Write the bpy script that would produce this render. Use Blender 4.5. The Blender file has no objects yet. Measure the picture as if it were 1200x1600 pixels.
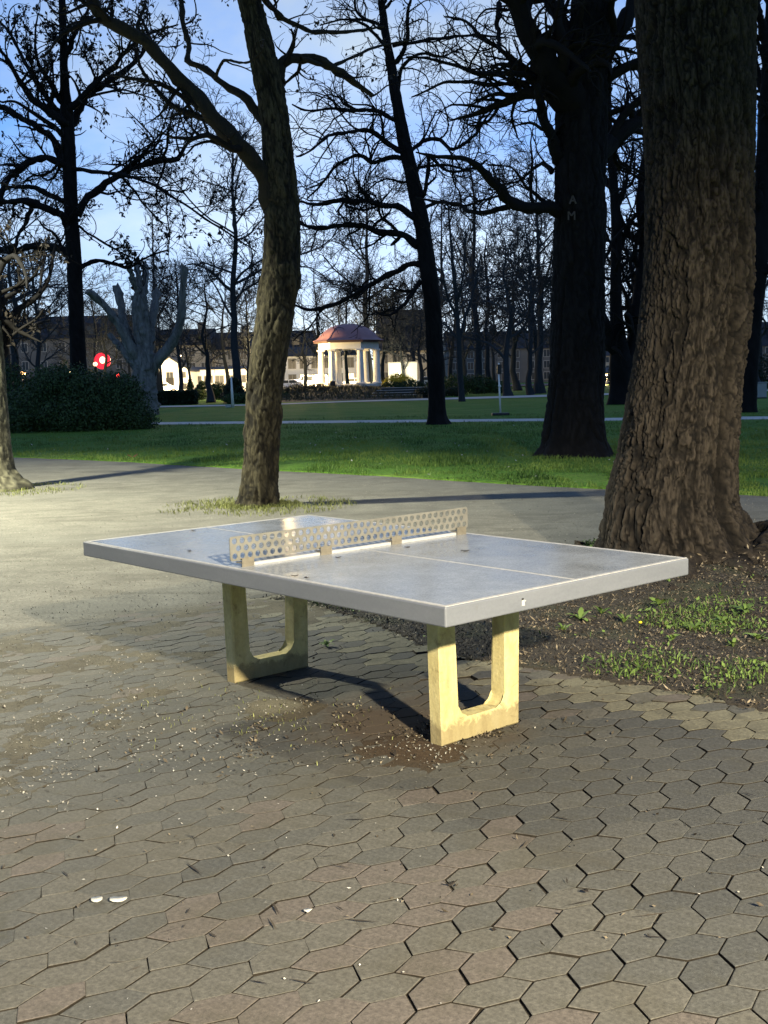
import bpy, bmesh, math, random
import numpy as np
from mathutils import Vector, Matrix

random.seed(7)
RNG = np.random.default_rng(7)
scene = bpy.context.scene
C = scene.collection

# ------------------------------------------------------------------ camera
F_PX, CAM_H, PITCH, ROLL = 1870.0, 1.59571, 0.11277, -0.02335
_c, _s = math.cos(PITCH), math.sin(PITCH)
_fw, _up0, _rt0 = np.array([0, _c, -_s]), np.array([0, _s, _c]), np.array([1.0, 0, 0])
_cr, _sr = math.cos(ROLL), math.sin(ROLL)
_rt, _up = _cr * _rt0 + _sr * _up0, _cr * _up0 - _sr * _rt0
cam_d = bpy.data.cameras.new('camera')
cam = bpy.data.objects.new('camera', cam_d)
C.objects.link(cam)
cam.matrix_world = Matrix(((_rt[0], _up[0], -_fw[0], 0), (_rt[1], _up[1], -_fw[1], 0), (_rt[2], _up[2], -_fw[2], CAM_H), (0, 0, 0, 1)))
cam_d.sensor_fit = 'VERTICAL'
cam_d.sensor_height = 24.0
cam_d.lens = F_PX / 1600 * 24.0
cam_d.clip_start, cam_d.clip_end = 0.1, 3000
scene.camera = cam

# ------------------------------------------------------------------ world
SKY_STRENGTH = 0.15
world = bpy.data.worlds.new('World')
scene.world = world
world.use_nodes = True
wn, wl = world.node_tree.nodes, world.node_tree.links
wn.clear()
w_out = wn.new('ShaderNodeOutputWorld')
w_bg = wn.new('ShaderNodeBackground')
w_sky = wn.new('ShaderNodeTexSky')
w_sky.sky_type = 'NISHITA'
w_sky.sun_disc = False
w_sky.sun_elevation = math.radians(3.0)
w_sky.sun_rotation = 0.0                       # the last glow lies beyond the trees, ahead of the camera
w_sky.ozone_density = 5.0
w_sky.dust_density = 0.2
w_geo = wn.new('ShaderNodeTexCoord')
w_map = wn.new('ShaderNodeMapping')
w_map.inputs['Scale'].default_value = (2.6, 2.6, 5.0)
w_map.inputs['Location'].default_value = (0.55, 0.2, 0.3)
w_noise = wn.new('ShaderNodeTexNoise')
w_noise.inputs['Scale'].default_value = 1.5
w_noise.inputs['Detail'].default_value = 7
w_noise.inputs['Roughness'].default_value = 0.55
w_ramp = wn.new('ShaderNodeValToRGB')
w_ramp.color_ramp.elements[0].position = 0.38
w_ramp.color_ramp.elements[1].position = 0.66
w_mix = wn.new('ShaderNodeMix')
w_mix.data_type = 'RGBA'
w_gam = wn.new('ShaderNodeGamma')
w_gam.inputs['Gamma'].default_value = 0.6
w_gain = wn.new('ShaderNodeMix')
w_gain.data_type = 'RGBA'
w_gain.blend_type = 'MULTIPLY'
w_gain.inputs[0].default_value = 1.0
w_gain.inputs[7].default_value = (2.15, 2.75, 4.1, 1)
w_lum = wn.new('ShaderNodeRGBToBW')
w_cl = wn.new('ShaderNodeMix')
w_cl.data_type = 'RGBA'
w_cl.blend_type = 'MULTIPLY'
w_cl.inputs[0].default_value = 1.0
w_cl.inputs[7].default_value = (1.22, 1.52, 1.90, 1)
wl.new(w_geo.outputs['Generated'], w_map.inputs['Vector'])
wl.new(w_map.outputs['Vector'], w_noise.inputs['Vector'])
wl.new(w_noise.outputs['Fac'], w_ramp.inputs['Fac'])
wl.new(w_ramp.outputs['Color'], w_mix.inputs[0])
wl.new(w_sky.outputs['Color'], w_gam.inputs['Color'])
wl.new(w_gam.outputs['Color'], w_gain.inputs[6])
wl.new(w_gain.outputs[2], w_lum.inputs['Color'])
wl.new(w_lum.outputs['Val'], w_cl.inputs[6])
wl.new(w_gain.outputs[2], w_mix.inputs[6])
wl.new(w_cl.outputs[2], w_mix.inputs[7])
wl.new(w_mix.outputs[2], w_bg.inputs['Color'])
wl.new(w_bg.outputs['Background'], w_out.inputs['Surface'])
w_bg.inputs['Strength'].default_value = SKY_STRENGTH

scene.view_settings.view_transform = 'Standard'
scene.view_settings.look = 'None'
scene.view_settings.gamma = 1.0
scene.view_settings.use_curve_mapping = False
scene.view_settings.exposure = 0.0

# ------------------------------------------------------------------ the two park lamps whose shadows cross under the table
def park_lamp(name, loc, power, color, cone, blend, size):
    d = bpy.data.lights.new(name, 'SPOT')
    d.energy, d.color, d.spot_size, d.spot_blend, d.shadow_soft_size = power, color, math.radians(cone), blend, size
    o = bpy.data.objects.new(name, d)
    C.objects.link(o)
    o.location = loc
    return o
park_lamp('street_lamp_light', (3.42, -4.23, 4.5), 19500, (1.0, 0.86, 0.62), 173, 0.22, 0.14)
park_lamp('path_lamp_light', (-8.06, 14.13, 6.3), 12500, (1.0, 0.96, 0.72), 137, 0.30, 0.18)

# ------------------------------------------------------------------ pixel <-> place helpers (1200 x 1600 photograph)
def ray(u, v):
    du, dv = u - 600.0, v - 800.0
    return _rt * du - _up * dv + _fw * F_PX
def gp(u, v, z=0.0):
    d = ray(u, v)
    return np.array([0, 0, CAM_H]) + d * ((z - CAM_H) / d[2])
def at(u, v, Y):
    d = ray(u, v)
    return np.array([0, 0, CAM_H]) + d * (Y / d[1])
T_YAW, T_X, T_Y = 0.72603, -0.1259, 5.79186
TH, TTOP = 0.07579, 0.76

# ------------------------------------------------------------------ object helpers
def link(o, parent=None):
    C.objects.link(o)
    if parent is not None:
        o.parent = parent
    return o
def tag(o, label=None, cat=None, group=None, kind=None):
    if label: o['label'] = label
    if cat: o['category'] = cat
    if group: o['group'] = group
    if kind: o['kind'] = kind
    return o
def empty(name, loc, rz=0.0, label=None, cat=None, group=None):
    o = bpy.data.objects.new(name, None)
    o.empty_display_size = 0.2
    o.location = tuple(float(x) for x in loc)
    o.rotation_euler = (0, 0, rz)
    link(o)
    return tag(o, label, cat, group)
def np_mesh(name, V, faces, mat=None, smooth=False):
    """V (n,3); faces: list of int arrays, each (m,k)"""
    me = bpy.data.meshes.new(name)
    V = np.ascontiguousarray(V, dtype=np.float32)
    me.vertices.add(len(V))
    me.vertices.foreach_set('co', V.ravel())
    faces = [np.asarray(f, dtype=np.int32) for f in faces if len(f)]
    tot = sum(f.size for f in faces)
    npoly = sum(len(f) for f in faces)
    me.loops.add(tot)
    me.polygons.add(npoly)
    me.loops.foreach_set('vertex_index', np.concatenate([f.ravel() for f in faces]))
    cnt = np.concatenate([np.full(len(f), f.shape[1], dtype=np.int32) for f in faces])
    st = np.zeros(npoly, dtype=np.int32)
    st[1:] = np.cumsum(cnt)[:-1]
    me.polygons.foreach_set('loop_start', st)
    me.polygons.foreach_set('use_smooth', np.full(npoly, bool(smooth)))
    me.update(calc_edges=True)
    if mat: me.materials.append(mat)
    return me
def obj(name, me, parent=None, loc=(0, 0, 0), rot=(0, 0, 0)):
    o = bpy.data.objects.new(name, me)
    o.location = tuple(float(x) for x in loc)
    o.rotation_euler = rot
    return link(o, parent)
def local(V, org):
    return np.asarray(V, float) - np.asarray(org, float)
def vattr(me, name, vals):
    a = me.attributes.new(name, 'FLOAT', 'POINT')
    a.data.foreach_set('value', np.ascontiguousarray(vals, dtype=np.float32))

class MB:
    """collects boxes, prisms and tubes for one mesh"""
    def __init__(self):
        self.bm = bmesh.new()
    def box(self, x0, x1, y0, y1, z0, z1, bevel=0.0, rot=None, org=(0, 0, 0)):
        r = bmesh.ops.create_cube(self.bm, size=1.0)
        vs = r['verts']
        for v in vs:
            v.co = Vector(((x0 + x1) / 2 + v.co.x * (x1 - x0), (y0 + y1) / 2 + v.co.y * (y1 - y0), (z0 + z1) / 2 + v.co.z * (z1 - z0)))
        if bevel > 0:
            es = list({e for v in vs for e in v.link_edges})
            r2 = bmesh.ops.bevel(self.bm, geom=es, offset=bevel, segments=2, affect='EDGES', profile=0.5)
            vs = list(set(r2['verts']) | {v for v in vs if v.is_valid})
        if rot is not None:
            for v in vs: v.co = rot @ (v.co - Vector(org)) + Vector(org)
        return self
    def cyl(self, p, q, r0, r1=None, n=10, cap=True):
        r1 = r0 if r1 is None else r1
        p, q = Vector(p), Vector(q)
        d = (q - p)
        m = Matrix.Translation((p + q) / 2) @ d.to_track_quat('Z', 'Y').to_matrix().to_4x4()
        bmesh.ops.create_cone(self.bm, cap_ends=cap, segments=n, radius1=max(r0, 1e-4), radius2=max(r1, 1e-4), depth=d.length, matrix=m)
        return self
    def sphere(self, c, r, sx=1, sy=1, sz=1, sub=2):
        m = Matrix.Translation(c) @ Matrix.Diagonal((sx, sy, sz, 1))
        bmesh.ops.create_icosphere(self.bm, subdivisions=sub, radius=r, matrix=m)
        return self
    def prism(self, poly, axis, a0, a1):
        """poly in the plane perpendicular to axis ('x': (y,z); 'y': (x,z); 'z': (x,y))"""
        def mk(p, a):
            return {'x': (a, p[0], p[1]), 'y': (p[0], a, p[1]), 'z': (p[0], p[1], a)}[axis]
        A = [self.bm.verts.new(mk(p, a0)) for p in poly]
        B = [self.bm.verts.new(mk(p, a1)) for p in poly]
        self.bm.faces.new(A)
        self.bm.faces.new(B[::-1])
        n = len(poly)
        for i in range(n):
            self.bm.faces.new((A[i], B[i], B[(i + 1) % n], A[(i + 1) % n]))
        return self
    def done(self, name, mat, parent=None, loc=(0, 0, 0), rot=(0, 0, 0), smooth=False):
        bmesh.ops.recalc_face_normals(self.bm, faces=self.bm.faces)
        me = bpy.data.meshes.new(name)
        self.bm.to_mesh(me)
        self.bm.free()
        if mat: me.materials.append(mat)
        if smooth:
            me.polygons.foreach_set('use_smooth', np.ones(len(me.polygons), dtype=bool))
        return obj(name, me, parent, loc, rot)

# ------------------------------------------------------------------ numpy noise
def _hash(ix, iy, iz, k=0):
    h = (ix.astype(np.int64) * 374761393 + iy.astype(np.int64) * 668265263 + iz.astype(np.int64) * 2147483647 + k * 1274126177) & 0xFFFFFFFF
    h = ((h ^ (h >> 13)) * 1274126177) & 0xFFFFFFFF
    h = (h ^ (h >> 16)) & 0xFFFFFFFF
    return h.astype(np.float64) / 4294967295.0
def vnoise(x, y, z=None, k=0):
    x, y = np.asarray(x, float), np.asarray(y, float)
    z = np.zeros_like(x) if z is None else np.asarray(z, float)
    ix, iy, iz = np.floor(x), np.floor(y), np.floor(z)
    fx, fy, fz = x - ix, y - iy, z - iz
    fx, fy, fz = [t * t * (3 - 2 * t) for t in (fx, fy, fz)]
    r = 0
    for a in (0, 1):
        for b in (0, 1):
            for c in (0, 1):
                w = (fx if a else 1 - fx) * (fy if b else 1 - fy) * (fz if c else 1 - fz)
                r = r + w * _hash(ix + a, iy + b, iz + c, k)
    return r
def fbm(x, y, z=None, oct=4, k=0, gain=0.5):
    s, a, t = 0, 1.0, 0
    x, y = np.asarray(x, float), np.asarray(y, float)
    z = np.zeros_like(x) if z is None else np.asarray(z, float)
    for i in range(oct):
        s = s + a * vnoise(x, y, z, k + i * 17)
        t += a
        a *= gain
        x, y, z = x * 2.03 + 3.1, y * 2.03 + 1.7, z * 2.03 + 5.3
    return s / t
def voronoi_edge(x, y, z, k=0):
    ix, iy, iz = np.floor(x), np.floor(y), np.floor(z)
    d1 = np.full(x.shape, 9.0)
    d2 = np.full(x.shape, 9.0)
    for a in (-1, 0, 1):
        for b in (-1, 0, 1):
            for c in (-1, 0, 1):
                cx, cy, cz = ix + a, iy + b, iz + c
                px, py, pz = cx + _hash(cx, cy, cz, k), cy + _hash(cx, cy, cz, k + 1), cz + _hash(cx, cy, cz, k + 2)
                d = (px - x) ** 2 + (py - y) ** 2 + (pz - z) ** 2
                m = d < d1
                d2 = np.where(m, d1, np.minimum(d2, d))
                d1 = np.where(m, d, d1)
    return np.sqrt(d2) - np.sqrt(d1)
def sstep(a, b, x):
    t = np.clip((x - a) / (b - a), 0, 1)
    return t * t * (3 - 2 * t)

# ------------------------------------------------------------------ materials
def new_mat(name):
    m = bpy.data.materials.new(name)
    m.use_nodes = True
    nt = m.node_tree
    return m, nt, nt.nodes['Principled BSDF']
def nd(nt, t, **kw):
    n = nt.nodes.new(t)
    for k, v in kw.items():
        if k in n.inputs.keys(): n.inputs[k].default_value = v
        else: setattr(n, k, v)
    return n
def mixc(nt, fac, a, b, blend='MIX'):
    n = nt.nodes.new('ShaderNodeMix')
    n.data_type, n.blend_type = 'RGBA', blend
    for i, v in ((0, fac), (6, a), (7, b)):
        if isinstance(v, (tuple, list)): n.inputs[i].default_value = (*v[:3], 1)
        elif isinstance(v, (int, float)): n.inputs[i].default_value = v
        else: nt.links.new(v, n.inputs[i])
    return n.outputs[2]
def ramp(nt, src, stops):
    n = nt.nodes.new('ShaderNodeValToRGB')
    while len(n.color_ramp.elements) < len(stops): n.color_ramp.elements.new(0.5)
    for e, (p, c) in zip(n.color_ramp.elements, stops):
        e.position = p
        e.color = (*c, 1) if isinstance(c, (tuple, list)) else (c, c, c, 1)
    nt.links.new(src, n.inputs['Fac'])
    return n.outputs['Color']
def coords(nt, kind='Object', scale=(1, 1, 1)):
    t = nt.nodes.new('ShaderNodeTexCoord')
    m = nt.nodes.new('ShaderNodeMapping')
    m.inputs['Scale'].default_value = scale
    nt.links.new(t.outputs[kind], m.inputs['Vector'])
    return m.outputs['Vector']
def noise(nt, vec, scale, detail=5, rough=0.6, dist=0.0):
    n = nd(nt, 'ShaderNodeTexNoise', Scale=scale, Detail=detail, Roughness=rough, Distortion=dist)
    nt.links.new(vec, n.inputs['Vector'])
    return n.outputs['Fac']
def voro(nt, vec, scale, feature='F1', rnd=1.0):
    n = nd(nt, 'ShaderNodeTexVoronoi', feature=feature)
    n.inputs['Scale'].default_value = scale
    n.inputs['Randomness'].default_value = rnd
    nt.links.new(vec, n.inputs['Vector'])
    return n
def bump(nt, bsdf, h, strength=0.4, dist=0.02):
    b = nd(nt, 'ShaderNodeBump', Strength=strength, Distance=dist)
    nt.links.new(h, b.inputs['Height'])
    nt.links.new(b.outputs['Normal'], bsdf.inputs['Normal'])
    return b
def attr(nt, name):
    a = nt.nodes.new('ShaderNodeAttribute')
    a.attribute_name = name
    return a.outputs['Fac']
def simple(name, col, rough=0.7, spec=0.3, var=0.25, scale=8.0, metal=0.0, emis=None, bmp=0.0, kind='Object'):
    m, nt, b = new_mat(name)
    b.inputs['Roughness'].default_value = rough
    b.inputs['Specular IOR Level'].default_value = spec
    b.inputs['Metallic'].default_value = metal
    v = coords(nt, kind)
    n = noise(nt, v, scale)
    lo, hi = tuple(c * (1 - var) for c in col), tuple(min(1, c * (1 + var)) for c in col)
    c = ramp(nt, n, [(0.3, lo), (0.7, hi)])
    nt.links.new(c, b.inputs['Base Color'])
    if bmp: bump(nt, b, noise(nt, v, scale * 4), bmp, 0.01)
    if emis:
        b.inputs['Emission Color'].default_value = (*emis[0], 1)
        b.inputs['Emission Strength'].default_value = emis[1]
    return m

def mat_paver():
    m, nt, b = new_mat('paver_concrete')
    v = coords(nt, 'Object')
    big = noise(nt, coords(nt, 'Object'), 0.9, 3)
    tint = attr(nt, 'tint')
    c0 = ramp(nt, tint, [(0.0, (0.056, 0.058, 0.054)), (0.4, (0.074, 0.074, 0.065)), (0.62, (0.088, 0.085, 0.071)), (0.82, (0.098, 0.086, 0.073)), (1.0, (0.140, 0.133, 0.092))])
    fine = noise(nt, v, 60, 8, 0.75)
    c1 = mixc(nt, 1.0, c0, ramp(nt, fine, [(0.3, 0.45), (0.7, 1.5)]), 'MULTIPLY')
    st = noise(nt, v, 7, 5, 0.6, 0.5)
    c2 = mixc(nt, ramp(nt, st, [(0.5, 0.0), (0.72, 0.7)]), c1, (0.056, 0.055, 0.040))
    geo = nt.nodes.new('ShaderNodeNewGeometry')
    stain = noise(nt, geo.outputs['Position'], 1.5, 6, 0.65, 0.5)
    c2 = mixc(nt, ramp(nt, stain, [(0.5, 0.0), (0.68, 0.55)]), c2, (0.062, 0.056, 0.038))
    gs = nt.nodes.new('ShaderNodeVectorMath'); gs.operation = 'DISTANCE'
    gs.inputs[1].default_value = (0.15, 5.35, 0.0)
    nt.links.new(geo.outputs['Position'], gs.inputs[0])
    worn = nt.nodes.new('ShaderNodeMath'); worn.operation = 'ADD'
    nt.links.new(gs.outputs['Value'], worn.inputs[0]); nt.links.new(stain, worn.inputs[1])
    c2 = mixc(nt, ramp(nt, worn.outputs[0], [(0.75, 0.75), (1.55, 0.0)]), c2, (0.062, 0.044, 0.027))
    sp = voro(nt, v, 130)
    spk = ramp(nt, sp.outputs['Distance'], [(0.0, 0.45), (0.16, 0.0)])
    c3 = mixc(nt, spk, c2, (0.30, 0.29, 0.26))
    nt.links.new(c3, b.inputs['Base Color'])
    nt.links.new(ramp(nt, fine, [(0.2, 0.72), (0.8, 0.95)]), b.inputs['Roughness'])
    b.inputs['Specular IOR Level'].default_value = 0.25
    bump(nt, b, fine, 0.65, 0.004)
    return m
def mat_path():
    m, nt, b = new_mat('compacted_gravel')
    v = coords(nt, 'Object')
    g = attr(nt, 'gravel')
    fine = noise(nt, v, 45, 8, 0.8)
    mid = noise(nt, v, 2.2, 6, 0.65, 0.4)
    grav = ramp(nt, mid, [(0.25, (0.105, 0.102, 0.085)), (0.5, (0.150, 0.146, 0.122)), (0.75, (0.195, 0.189, 0.158))])
    grav = mixc(nt, 1.0, grav, ramp(nt, fine, [(0.3, 0.45), (0.7, 1.45)]), 'MULTIPLY')
    pat = noise(nt, coords(nt, 'Object', (0.55, 1.6, 1)), 1.3, 8, 0.72, 0.8)
    grav = mixc(nt, ramp(nt, pat, [(0.50, 0.0), (0.66, 0.6)]), grav, (0.075, 0.072, 0.058))
    far = noise(nt, coords(nt, 'Object', (0.25, 1.0, 1)), 0.55, 4, 0.6)
    grav = mixc(nt, ramp(nt, far, [(0.5, 0.0), (0.72, 0.55)]), grav, (0.135, 0.135, 0.115))
    dirt = ramp(nt, noise(nt, v, 9, 6, 0.7), [(0.3, (0.014, 0.011, 0.008)), (0.7, (0.040, 0.033, 0.023))])
    sand = ramp(nt, noise(nt, v, 3, 6, 0.7), [(0.3, (0.080, 0.073, 0.050)), (0.7, (0.130, 0.118, 0.082))])  # sand tone lightened to carry the pool lit by both lamps
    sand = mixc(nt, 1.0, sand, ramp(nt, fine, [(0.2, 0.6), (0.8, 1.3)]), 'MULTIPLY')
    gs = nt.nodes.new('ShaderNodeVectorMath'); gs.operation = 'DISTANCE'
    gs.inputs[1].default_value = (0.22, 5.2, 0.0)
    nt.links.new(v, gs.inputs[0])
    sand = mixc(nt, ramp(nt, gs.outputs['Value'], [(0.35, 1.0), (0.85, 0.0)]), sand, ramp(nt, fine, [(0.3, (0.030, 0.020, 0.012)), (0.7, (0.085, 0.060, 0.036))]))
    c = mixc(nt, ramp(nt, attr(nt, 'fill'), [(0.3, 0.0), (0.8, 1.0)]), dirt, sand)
    c = mixc(nt, g, c, grav)
    nt.links.new(c, b.inputs['Base Color'])
    b.inputs['Roughness'].default_value = 0.92
    b.inputs['Specular IOR Level'].default_value = 0.2
    bump(nt, b, noise(nt, v, 38, 8, 0.8), 0.6, 0.012)
    return m
def mat_bark(name, dark, light, scale=1.0, use_crack=True, rough=0.9, moss=None):
    m, nt, b = new_mat(name)
    v = coords(nt, 'Object', (1, 1, 0.28))
    n1 = noise(nt, v, 22 * scale, 8, 0.75, 0.6)
    n2 = noise(nt, v, 3.0 * scale, 4, 0.6)
    c = ramp(nt, n1, [(0.25, dark), (0.75, light)])
    if use_crack:
        ck = attr(nt, 'crack')
        c = mixc(nt, ck, tuple(x * 0.35 for x in dark), c)
    if moss:
        c = mixc(nt, ramp(nt, n2, [(0.5, 0.0), (0.7, 0.6)]), c, moss)
    nt.links.new(c, b.inputs['Base Color'])
    b.inputs['Roughness'].default_value = rough
    b.inputs['Specular IOR Level'].default_value = 0.2
    bump(nt, b, n1, 0.8, 0.02)
    return m
def mat_lawn():
    m, nt, b = new_mat('lawn_turf')
    v = coords(nt, 'Object')
    a = noise(nt, v, 0.5, 5, 0.6)
    f = noise(nt, coords(nt, 'Object', (1, 0.45, 1)), 16, 6, 0.8)
    c = ramp(nt, a, [(0.3, (0.068, 0.150, 0.017)), (0.5, (0.098, 0.205, 0.023)), (0.7, (0.140, 0.215, 0.042))])
    c = mixc(nt, 1.0, c, ramp(nt, f, [(0.25, 0.45), (0.75, 1.45)]), 'MULTIPLY')
    nt.links.new(c, b.inputs['Base Color'])
    b.inputs['Roughness'].default_value = 0.9
    b.inputs['Specular IOR Level'].default_value = 0.15
    bump(nt, b, f, 0.9, 0.05)
    return m
def mat_leafy(name, lo, hi, trans=0.0, rough=0.6):
    m, nt, b = new_mat(name)
    c = ramp(nt, attr(nt, 'tint'), [(0.0, lo), (1.0, hi)])
    nt.links.new(c, b.inputs['Base Color'])
    b.inputs['Roughness'].default_value = rough
    b.inputs['Specular IOR Level'].default_value = 0.25
    return m
def mat_concrete():
    m, nt, b = new_mat('cast_concrete')
    v = coords(nt, 'Object')
    f = noise(nt, v, 40, 8, 0.75)
    st = noise(nt, coords(nt, 'Object', (1, 1, 0.3)), 9, 5, 0.65, 0.6)
    c = ramp(nt, st, [(0.25, (0.31, 0.25, 0.11)), (0.5, (0.48, 0.42, 0.20)), (0.8, (0.54, 0.495, 0.28))])
    c = mixc(nt, 1.0, c, ramp(nt, f, [(0.2, 0.75), (0.8, 1.15)]), 'MULTIPLY')
    nt.links.new(c, b.inputs['Base Color'])
    b.inputs['Roughness'].default_value = 0.85
    b.inputs['Specular IOR Level'].default_value = 0.25
    pit = noise(nt, coords(nt, 'Object', (1, 1, 1)), 14, 6, 0.7, 1.0)
    c = mixc(nt, ramp(nt, pit, [(0.58, 0.0), (0.70, 0.6)]), c, (0.16, 0.12, 0.05))
    sep = nt.nodes.new('ShaderNodeSeparateXYZ')
    nt.links.new(v, sep.inputs[0])
    zz_ = nt.nodes.new('ShaderNodeMath'); zz_.operation = 'MULTIPLY_ADD'
    nt.links.new(pit, zz_.inputs[0]); zz_.inputs[1].default_value = -0.16
    nt.links.new(sep.outputs['Z'], zz_.inputs[2])
    c = mixc(nt, ramp(nt, zz_.outputs[0], [(0.0, 0.6), (0.025, 0.0)]), c, (0.12, 0.09, 0.05))
    nt.links.new(c, b.inputs['Base Color'])
    bump(nt, b, f, 0.5, 0.008)
    return m
def mat_tabletop():
    m, nt, b = new_mat('polished_table_concrete')
    v = coords(nt, 'Object')
    sp = voro(nt, v, 95)
    n = noise(nt, v, 150, 4, 0.8)
    big = noise(nt, v, 4.5, 6, 0.65, 0.3)
    c = ramp(nt, n, [(0.3, (0.20, 0.225, 0.235)), (0.55, (0.335, 0.365, 0.385)), (0.8, (0.54, 0.57, 0.58))])
    c = mixc(nt, 0.2, c, ramp(nt, sp.outputs['Color'], [(0.2, 0.06), (0.8, 0.30)]))
    c = mixc(nt, 1.0, c, ramp(nt, big, [(0.3, 0.85), (0.7, 1.1)]), 'MULTIPLY')
    nt.links.new(c, b.inputs['Base Color'])
    nt.links.new(ramp(nt, big, [(0.3, 0.12), (0.7, 0.26)]), b.inputs['Roughness'])
    b.inputs['Specular IOR Level'].default_value = 0.55
    bump(nt, b, n, 0.06, 0.002)
    return m
def mat_rim():
    m, nt, b = new_mat('smooth_rim_concrete')
    v = coords(nt, 'Object')
    n = noise(nt, coords(nt, 'Object', (0.6, 0.6, 3)), 5, 6, 0.7)
    f = noise(nt, v, 90, 6, 0.8)
    c = ramp(nt, n, [(0.25, (0.112, 0.122, 0.142)), (0.75, (0.142, 0.152, 0.174))])
    c = mixc(nt, 1.0, c, ramp(nt, f, [(0.3, 0.90), (0.7, 1.08)]), 'MULTIPLY')
    stn = noise(nt, v, 11, 7, 0.75, 1.2)
    c = mixc(nt, ramp(nt, stn, [(0.64, 0.0), (0.76, 0.45)]), c, (0.10, 0.10, 0.10))
    nt.links.new(c, b.inputs['Base Color'])
    b.inputs['Roughness'].default_value = 0.5
    bump(nt, b, f, 0.08, 0.002)
    return m
def mat_soil():
    m, nt, b = new_mat('leaf_mould_soil')
    v = coords(nt, 'Object')
    n = noise(nt, v, 26, 8, 0.8, 0.4)
    c = ramp(nt, n, [(0.25, (0.010, 0.008, 0.005)), (0.5, (0.030, 0.024, 0.016)), (0.8, (0.075, 0.062, 0.040))])
    g = noise(nt, v, 1.6, 5, 0.65)
    c = mixc(nt, ramp(nt, g, [(0.5, 0.0), (0.7, 0.5)]), c, (0.05, 0.075, 0.02))
    nt.links.new(c, b.inputs['Base Color'])
    b.inputs['Roughness'].default_value = 0.95
    bump(nt, b, n, 1.0, 0.03)
    return m
def mat_glass(name, col=(0.02, 0.025, 0.03)):
    return simple(name, col, 0.08, 0.6, 0.1, 2)

M_PAVER, M_PATH, M_LAWN, M_CONC = mat_paver(), mat_path(), mat_lawn(), mat_concrete()
M_TOP, M_RIM, M_SOIL = mat_tabletop(), mat_rim(), mat_soil()
M_LINE = simple('white_line_paint', (0.36, 0.36, 0.345), 0.75, 0.3, 0.2, 30)
M_JOINT = simple('soil_caked_paver_side', (0.018, 0.015, 0.011), 0.95, 0.1, 0.4, 30)
M_RAIL = simple('net_rail_metal', (0.34, 0.345, 0.34), 0.7, 0.3, 0.1, 20)
M_NET = simple('galvanised_net_plate', (0.155, 0.152, 0.132), 0.55, 0.4, 0.2, 12, 0.15)
M_BRACKET = simple('net_bracket_steel', (0.16, 0.145, 0.11), 0.5, 0.5, 0.2, 20, 0.2)
M_BARK_BIG = mat_bark('ridged_brown_bark', (0.006, 0.005, 0.0045), (0.066, 0.054, 0.040), 1.0)
M_BARK_MID = mat_bark('ridged_grey_bark', (0.012, 0.010, 0.006), (0.080, 0.071, 0.040), 1.2)
M_BARK_PALE = mat_bark('pale_smooth_bark', (0.09, 0.086, 0.058), (0.20, 0.19, 0.125), 1.0)
M_BARK_DARK = mat_bark('dark_bark', (0.0045, 0.0045, 0.005), (0.011, 0.010, 0.010), 1.0)
M_BARK_LIMB = mat_bark('shade_dark_limb_bark', (0.010, 0.009, 0.007), (0.034, 0.030, 0.022), 1.2)  # limbs darkened in colour: shade above the lamp's cutoff
M_BARK_FAR = mat_bark('hazed_far_bark', (0.016, 0.020, 0.024), (0.036, 0.042, 0.048), 0.4, False)  # bluish grey stands in for haze over distant trees
M_BARK_GREY = mat_bark('weathered_pollard_wood', (0.020, 0.021, 0.022), (0.27, 0.272, 0.265), 0.25, False)
M_TWIG = simple('twig_bark', (0.012, 0.011, 0.010), 0.9, 0.1, 0.3, 3)
M_TWIG_FAR = simple('hazed_far_twig', (0.040, 0.046, 0.053), 0.9, 0.1, 0.3, 1)  # pale bluish tone, distance haze put into the twig colour
M_DEADLEAF = mat_leafy('withered_leaf', (0.010, 0.009, 0.008), (0.030, 0.024, 0.018))
M_GRASS = mat_leafy('grass_blade', (0.036, 0.082, 0.011), (0.128, 0.195, 0.034))
M_GRASS_DRY = mat_leafy('dry_grass_blade', (0.07, 0.085, 0.02), (0.22, 0.24, 0.08))
M_WEED = mat_leafy('weed_leaf', (0.022, 0.050, 0.010), (0.13, 0.20, 0.045))
M_LITTER = mat_leafy('leaf_litter', (0.012, 0.009, 0.006), (0.24, 0.20, 0.135))
M_PETAL = mat_leafy('pale_petal', (0.26, 0.255, 0.22), (0.60, 0.58, 0.52))
M_BUSH = mat_leafy('dark_shrub_leaf', (0.012, 0.028, 0.008), (0.055, 0.095, 0.026))
M_HEDGE = mat_leafy('clipped_hedge_leaf', (0.006, 0.013, 0.006), (0.018, 0.036, 0.014))
M_BROWNHEDGE = mat_leafy('winter_shrub_leaf', (0.035, 0.034, 0.018), (0.10, 0.085, 0.04))
M_YELLOW = mat_leafy('yellow_blossom', (0.45, 0.36, 0.02), (0.80, 0.68, 0.08))
M_WHITE = simple('white_painted_render', (0.78, 0.77, 0.74), 0.6, 0.3, 0.05, 2)
M_CREAM = simple('cream_render', (0.34, 0.32, 0.27), 0.8, 0.2, 0.08, 0.6)
M_GREYWALL = simple('grey_render', (0.13, 0.135, 0.14), 0.85, 0.2, 0.12, 0.5)
M_ROOF = simple('slate_roof', (0.022, 0.026, 0.034), 0.7, 0.3, 0.3, 1.5)
M_COPPER = simple('reddish_dome_sheet', (0.34, 0.17, 0.175), 0.55, 0.4, 0.15, 1.2)
M_DARK = simple('dark_metal', (0.015, 0.015, 0.016), 0.5, 0.4, 0.2, 6)
M_STONE = simple('pale_stone_edging', (0.45, 0.45, 0.43), 0.8, 0.2, 0.15, 2)
M_DARKSTONE = simple('dark_stone_riser', (0.05, 0.055, 0.055), 0.85, 0.2, 0.2, 2)
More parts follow.
